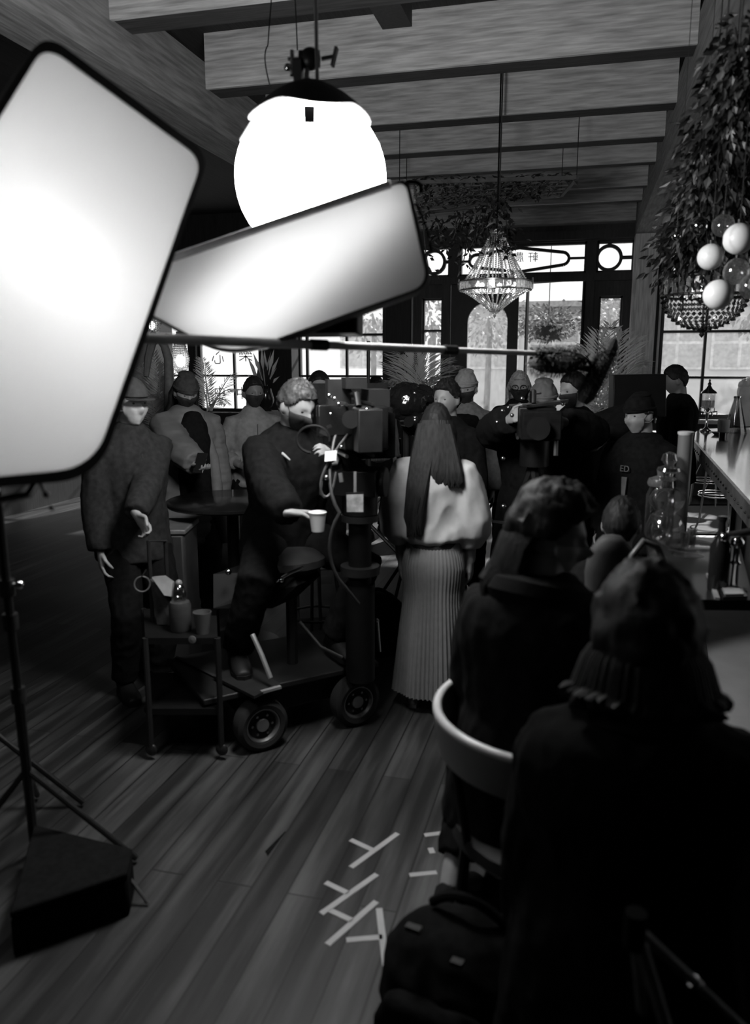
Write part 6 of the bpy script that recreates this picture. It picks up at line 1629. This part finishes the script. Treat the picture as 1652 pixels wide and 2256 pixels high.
palm('potted_palm', 'bright potted palm with arching fronds beside the timber post at right', 1328, 960, 7.4, [(1404, 745, -.1, .25), (1398, 790, .2, .35), (1412, 800, -.3, .45), (1345, 712, .1, .1), (1318, 730, -.2, .05), (1290, 765, .1, .2), (1300, 800, -.4, .3), (1372, 732, -.3, .2), (1262, 860, .1, .35), (1370, 880, -.2, .4), (1345, 905, -.5, .5)], .26, .026, PALM)
palm('potted_palm', 'potted palm with spiky fronds behind the wrapped equipment', 918, 900, 8.2, [(850, 800, 0, .2), (858, 838, -.3, .3), (885, 782, .2, .1), (915, 775, -.2, .05), (945, 772, .1, .1), (985, 790, 0, .25), (1000, 805, -.3, .3), (870, 770, .3, .15), (965, 830, -.4, .3)], .24, .022, PALM)
palm('potted_palm', 'slender potted palm in front of the lettered window', 462, 905, 6.5, [(516, 822, .2, .2), (520, 858, -.2, .3), (445, 790, .1, .1), (452, 800, -.2, .05), (500, 890, -.3, .4), (434, 830, .2, .3)], .13, .009, PALM)
palm('potted_palm', 'shaggy tall palm at the far left beside the edge of the big softbox', 352, 960, 6.7, [(338, 775, 0, .05), (345, 800, -.2, .1), (366, 800, .1, .05), (376, 850, -.2, .2), (322, 840, .1, .2), (330, 870, -.3, .3), (372, 880, .0, .3), (352, 830, -.3, .1), (312, 800, .2, .15)], .16, .018, PALMD)
c = at(585, 860, 8.6); t = thing('flower_arrangement', 'spiky bird-of-paradise flower arrangement on a tall plinth by the dark pier', 'plant', V((c.x, c.y, 0)))
rnd = random.Random(9)
b = MB(); b.box(V((c.x, c.y, (c.z - .22) / 2)), (.26, .26, c.z - .22)); b.build('plinth', mat('pale_plinth', .28, .6), t)
b = MB(); b.lathe([(.06, -.22), (.09, -.1), (.06, .02), (.075, .05), (.06, .05)], c, n=24); b.build('vase', BLKGL, t)
b = MB()
for tx, ty in ((545, 790), (560, 780), (575, 772), (592, 776), (602, 772), (610, 790), (552, 810), (606, 810), (612, 830), (546, 825), (598, 840), (583, 776)):
    e = at(tx, ty, 8.6 + rnd.uniform(-.2, .2)); d = e - c; b.leaf(lerp(c, e, .45), d, V((rnd.uniform(-1, 1), -1, .3)), d.length * .6, .045, .1)
    b.tube([c, lerp(c, e, .5)], .005, n=5)
b.build('spiky_blooms', PALM, t, smooth=False)
b = MB()
for tx, ty, w_ in ((570, 800, .14), (585, 815, .12), (600, 835, .10), (562, 830, .10), (578, 790, .09)): e = at(tx, ty, 8.5); d = e - c; b.leaf(c, d, V((0, -1, .2)), d.length * 1.1, w_, .1)
b.build('broad_leaves', LEAFD, t, smooth=False)
c0 = at(353, 740, 6.2); t = thing('driftwood_branch', 'tall twisted driftwood branch at the left behind the person in the beanie', 'sculpture', V((at(370, 900, 6.2).x, at(370, 900, 6.2).y, 0)))
b = MB(); b.tube([V((at(372, 900, 6.2).x, at(372, 900, 6.2).y, 0.02)), at(372, 890, 6.2), at(372, 840, 6.2), at(371, 790, 6.2), at(362, 762, 6.2), at(350, 742, 6.2), at(335, 735, 6.25)], [.05, .04, .035, .035, .032, .035, .02], n=10); b.build('trunk', mat('driftwood', .10, .8, scale=20), t)
b = MB(); b.tube([at(350, 742, 6.2), at(335, 755, 6.2), at(326, 790, 6.2), at(322, 830, 6.2)], [.03, .035, .03, .02], n=8); b.tube([at(356, 748, 6.2), at(368, 738, 6.2), at(382, 742, 6.2)], [.02, .016, .008], n=8); b.tube([at(340, 745, 6.2), at(340, 735, 6.2), at(352, 738, 6.2)], .01, n=6); b.build('branch', mat('driftwood', .10), t)
b = MB(); b.lathe([(.2, 0), (.2, .04), (.06, .06)], V((at(372, 900, 6.2).x, at(372, 900, 6.2).y, 0)), n=24); b.build('base', DMETAL, t)
rn_ = [onz(1545, 1342, 0), onz(1760, 1345, 0), onz(1830, 1760, 0), onz(1600, 1720, 0)]
t = thing('floor_runner', 'smooth pale grey floor runner toned as lit floor, at the foot of the bar', 'rug', sum(rn_, V((0, 0, 0))) / 4)
b = MB(); b.prism(rn_, V((0, 0, .006))); b.build('runner', mat('runner_grey', .48, .8, var=.12, scale=3), t, smooth=False)  # added pale sheet; its tone stands in for light on the floor
# ---------------------------------------------------------------- one mesh per separate piece
SPLIT = {'column_flange': None, 'collar': None, 'strap': None, 'front_rails': 'front_rail', 'locking_collar': None, 'connector': None, 'support_rods': 'support_rod', 'rivets': 'rivet',
         'lever_knobs': 'lever_knob', 'cable': None, 'plug': None, 'ear_loop': None, 'seam': None, 'wheel_nut': None, 'buckle': None, 'spigot': None, 'knob': None, 'ring_footrest': None,
         'hanger': None, 'power_cable': None, 'strap_buckle': None, 'border': None, 'wire_brace': None, 'control_lever': None, 'card_clip': None, 'accessory_unit': None, 'headset': None, 'frame_ring': None}
def base_name(n):
    return n[:-4] if len(n) > 4 and n[-4] == '.' and n[-3:].isdigit() else n
for o in list(scene.objects):
    if o.type != 'MESH' or o.parent is None or base_name(o.name) not in SPLIT: continue
    me = o.data; nv = len(me.vertices); par = list(range(nv))
    def find(x):
        while par[x] != x: par[x] = par[par[x]]; x = par[x]
        return x
    for e in me.edges:
        a, b_ = find(e.vertices[0]), find(e.vertices[1])
        if a != b_: par[a] = b_
    isl = {}
    for i in range(nv): isl.setdefault(find(i), []).append(i)
    if len(isl) < 2 or len(isl) > 60: continue
    nm = SPLIT[base_name(o.name)] or base_name(o.name); polys = {}
    for p in me.polygons: polys.setdefault(find(p.vertices[0]), []).append(tuple(p.vertices))
    for k_, vs in isl.items():
        mp = {v: i for i, v in enumerate(vs)}; m2 = bpy.data.meshes.new(nm)
        m2.from_pydata([tuple(me.vertices[v].co) for v in vs], [], [tuple(mp[v] for v in f) for f in polys.get(k_, [])]); m2.update()
        if me.materials: m2.materials.append(me.materials[0])
        for p in m2.polygons: p.use_smooth = True
        try: m2.set_sharp_from_angle(angle=math.radians(40))
        except Exception: pass
        n = bpy.data.objects.new(nm, m2); COL.objects.link(n); n.parent = o.parent
    bpy.data.objects.remove(o)

GROUPS = {'tape_mark': 'tape marks on the floor', 'hanging_globe': 'globes hung among the foliage at the right', 'shot_glass': 'shot glasses by the cake tray', 'potted_palm': 'potted palms along the windows',
          'outside_tree': 'trees in the street outside', 'pendant_lamp': 'crystal pendant lamps at the far left', 'bar_stool': 'stools around the room', 'light_stand': 'film light stands', 'softbox': 'film softboxes'}
for o in scene.objects:
    if o.parent is None and base_name(o.name) in GROUPS: o['group'] = GROUPS[base_name(o.name)]
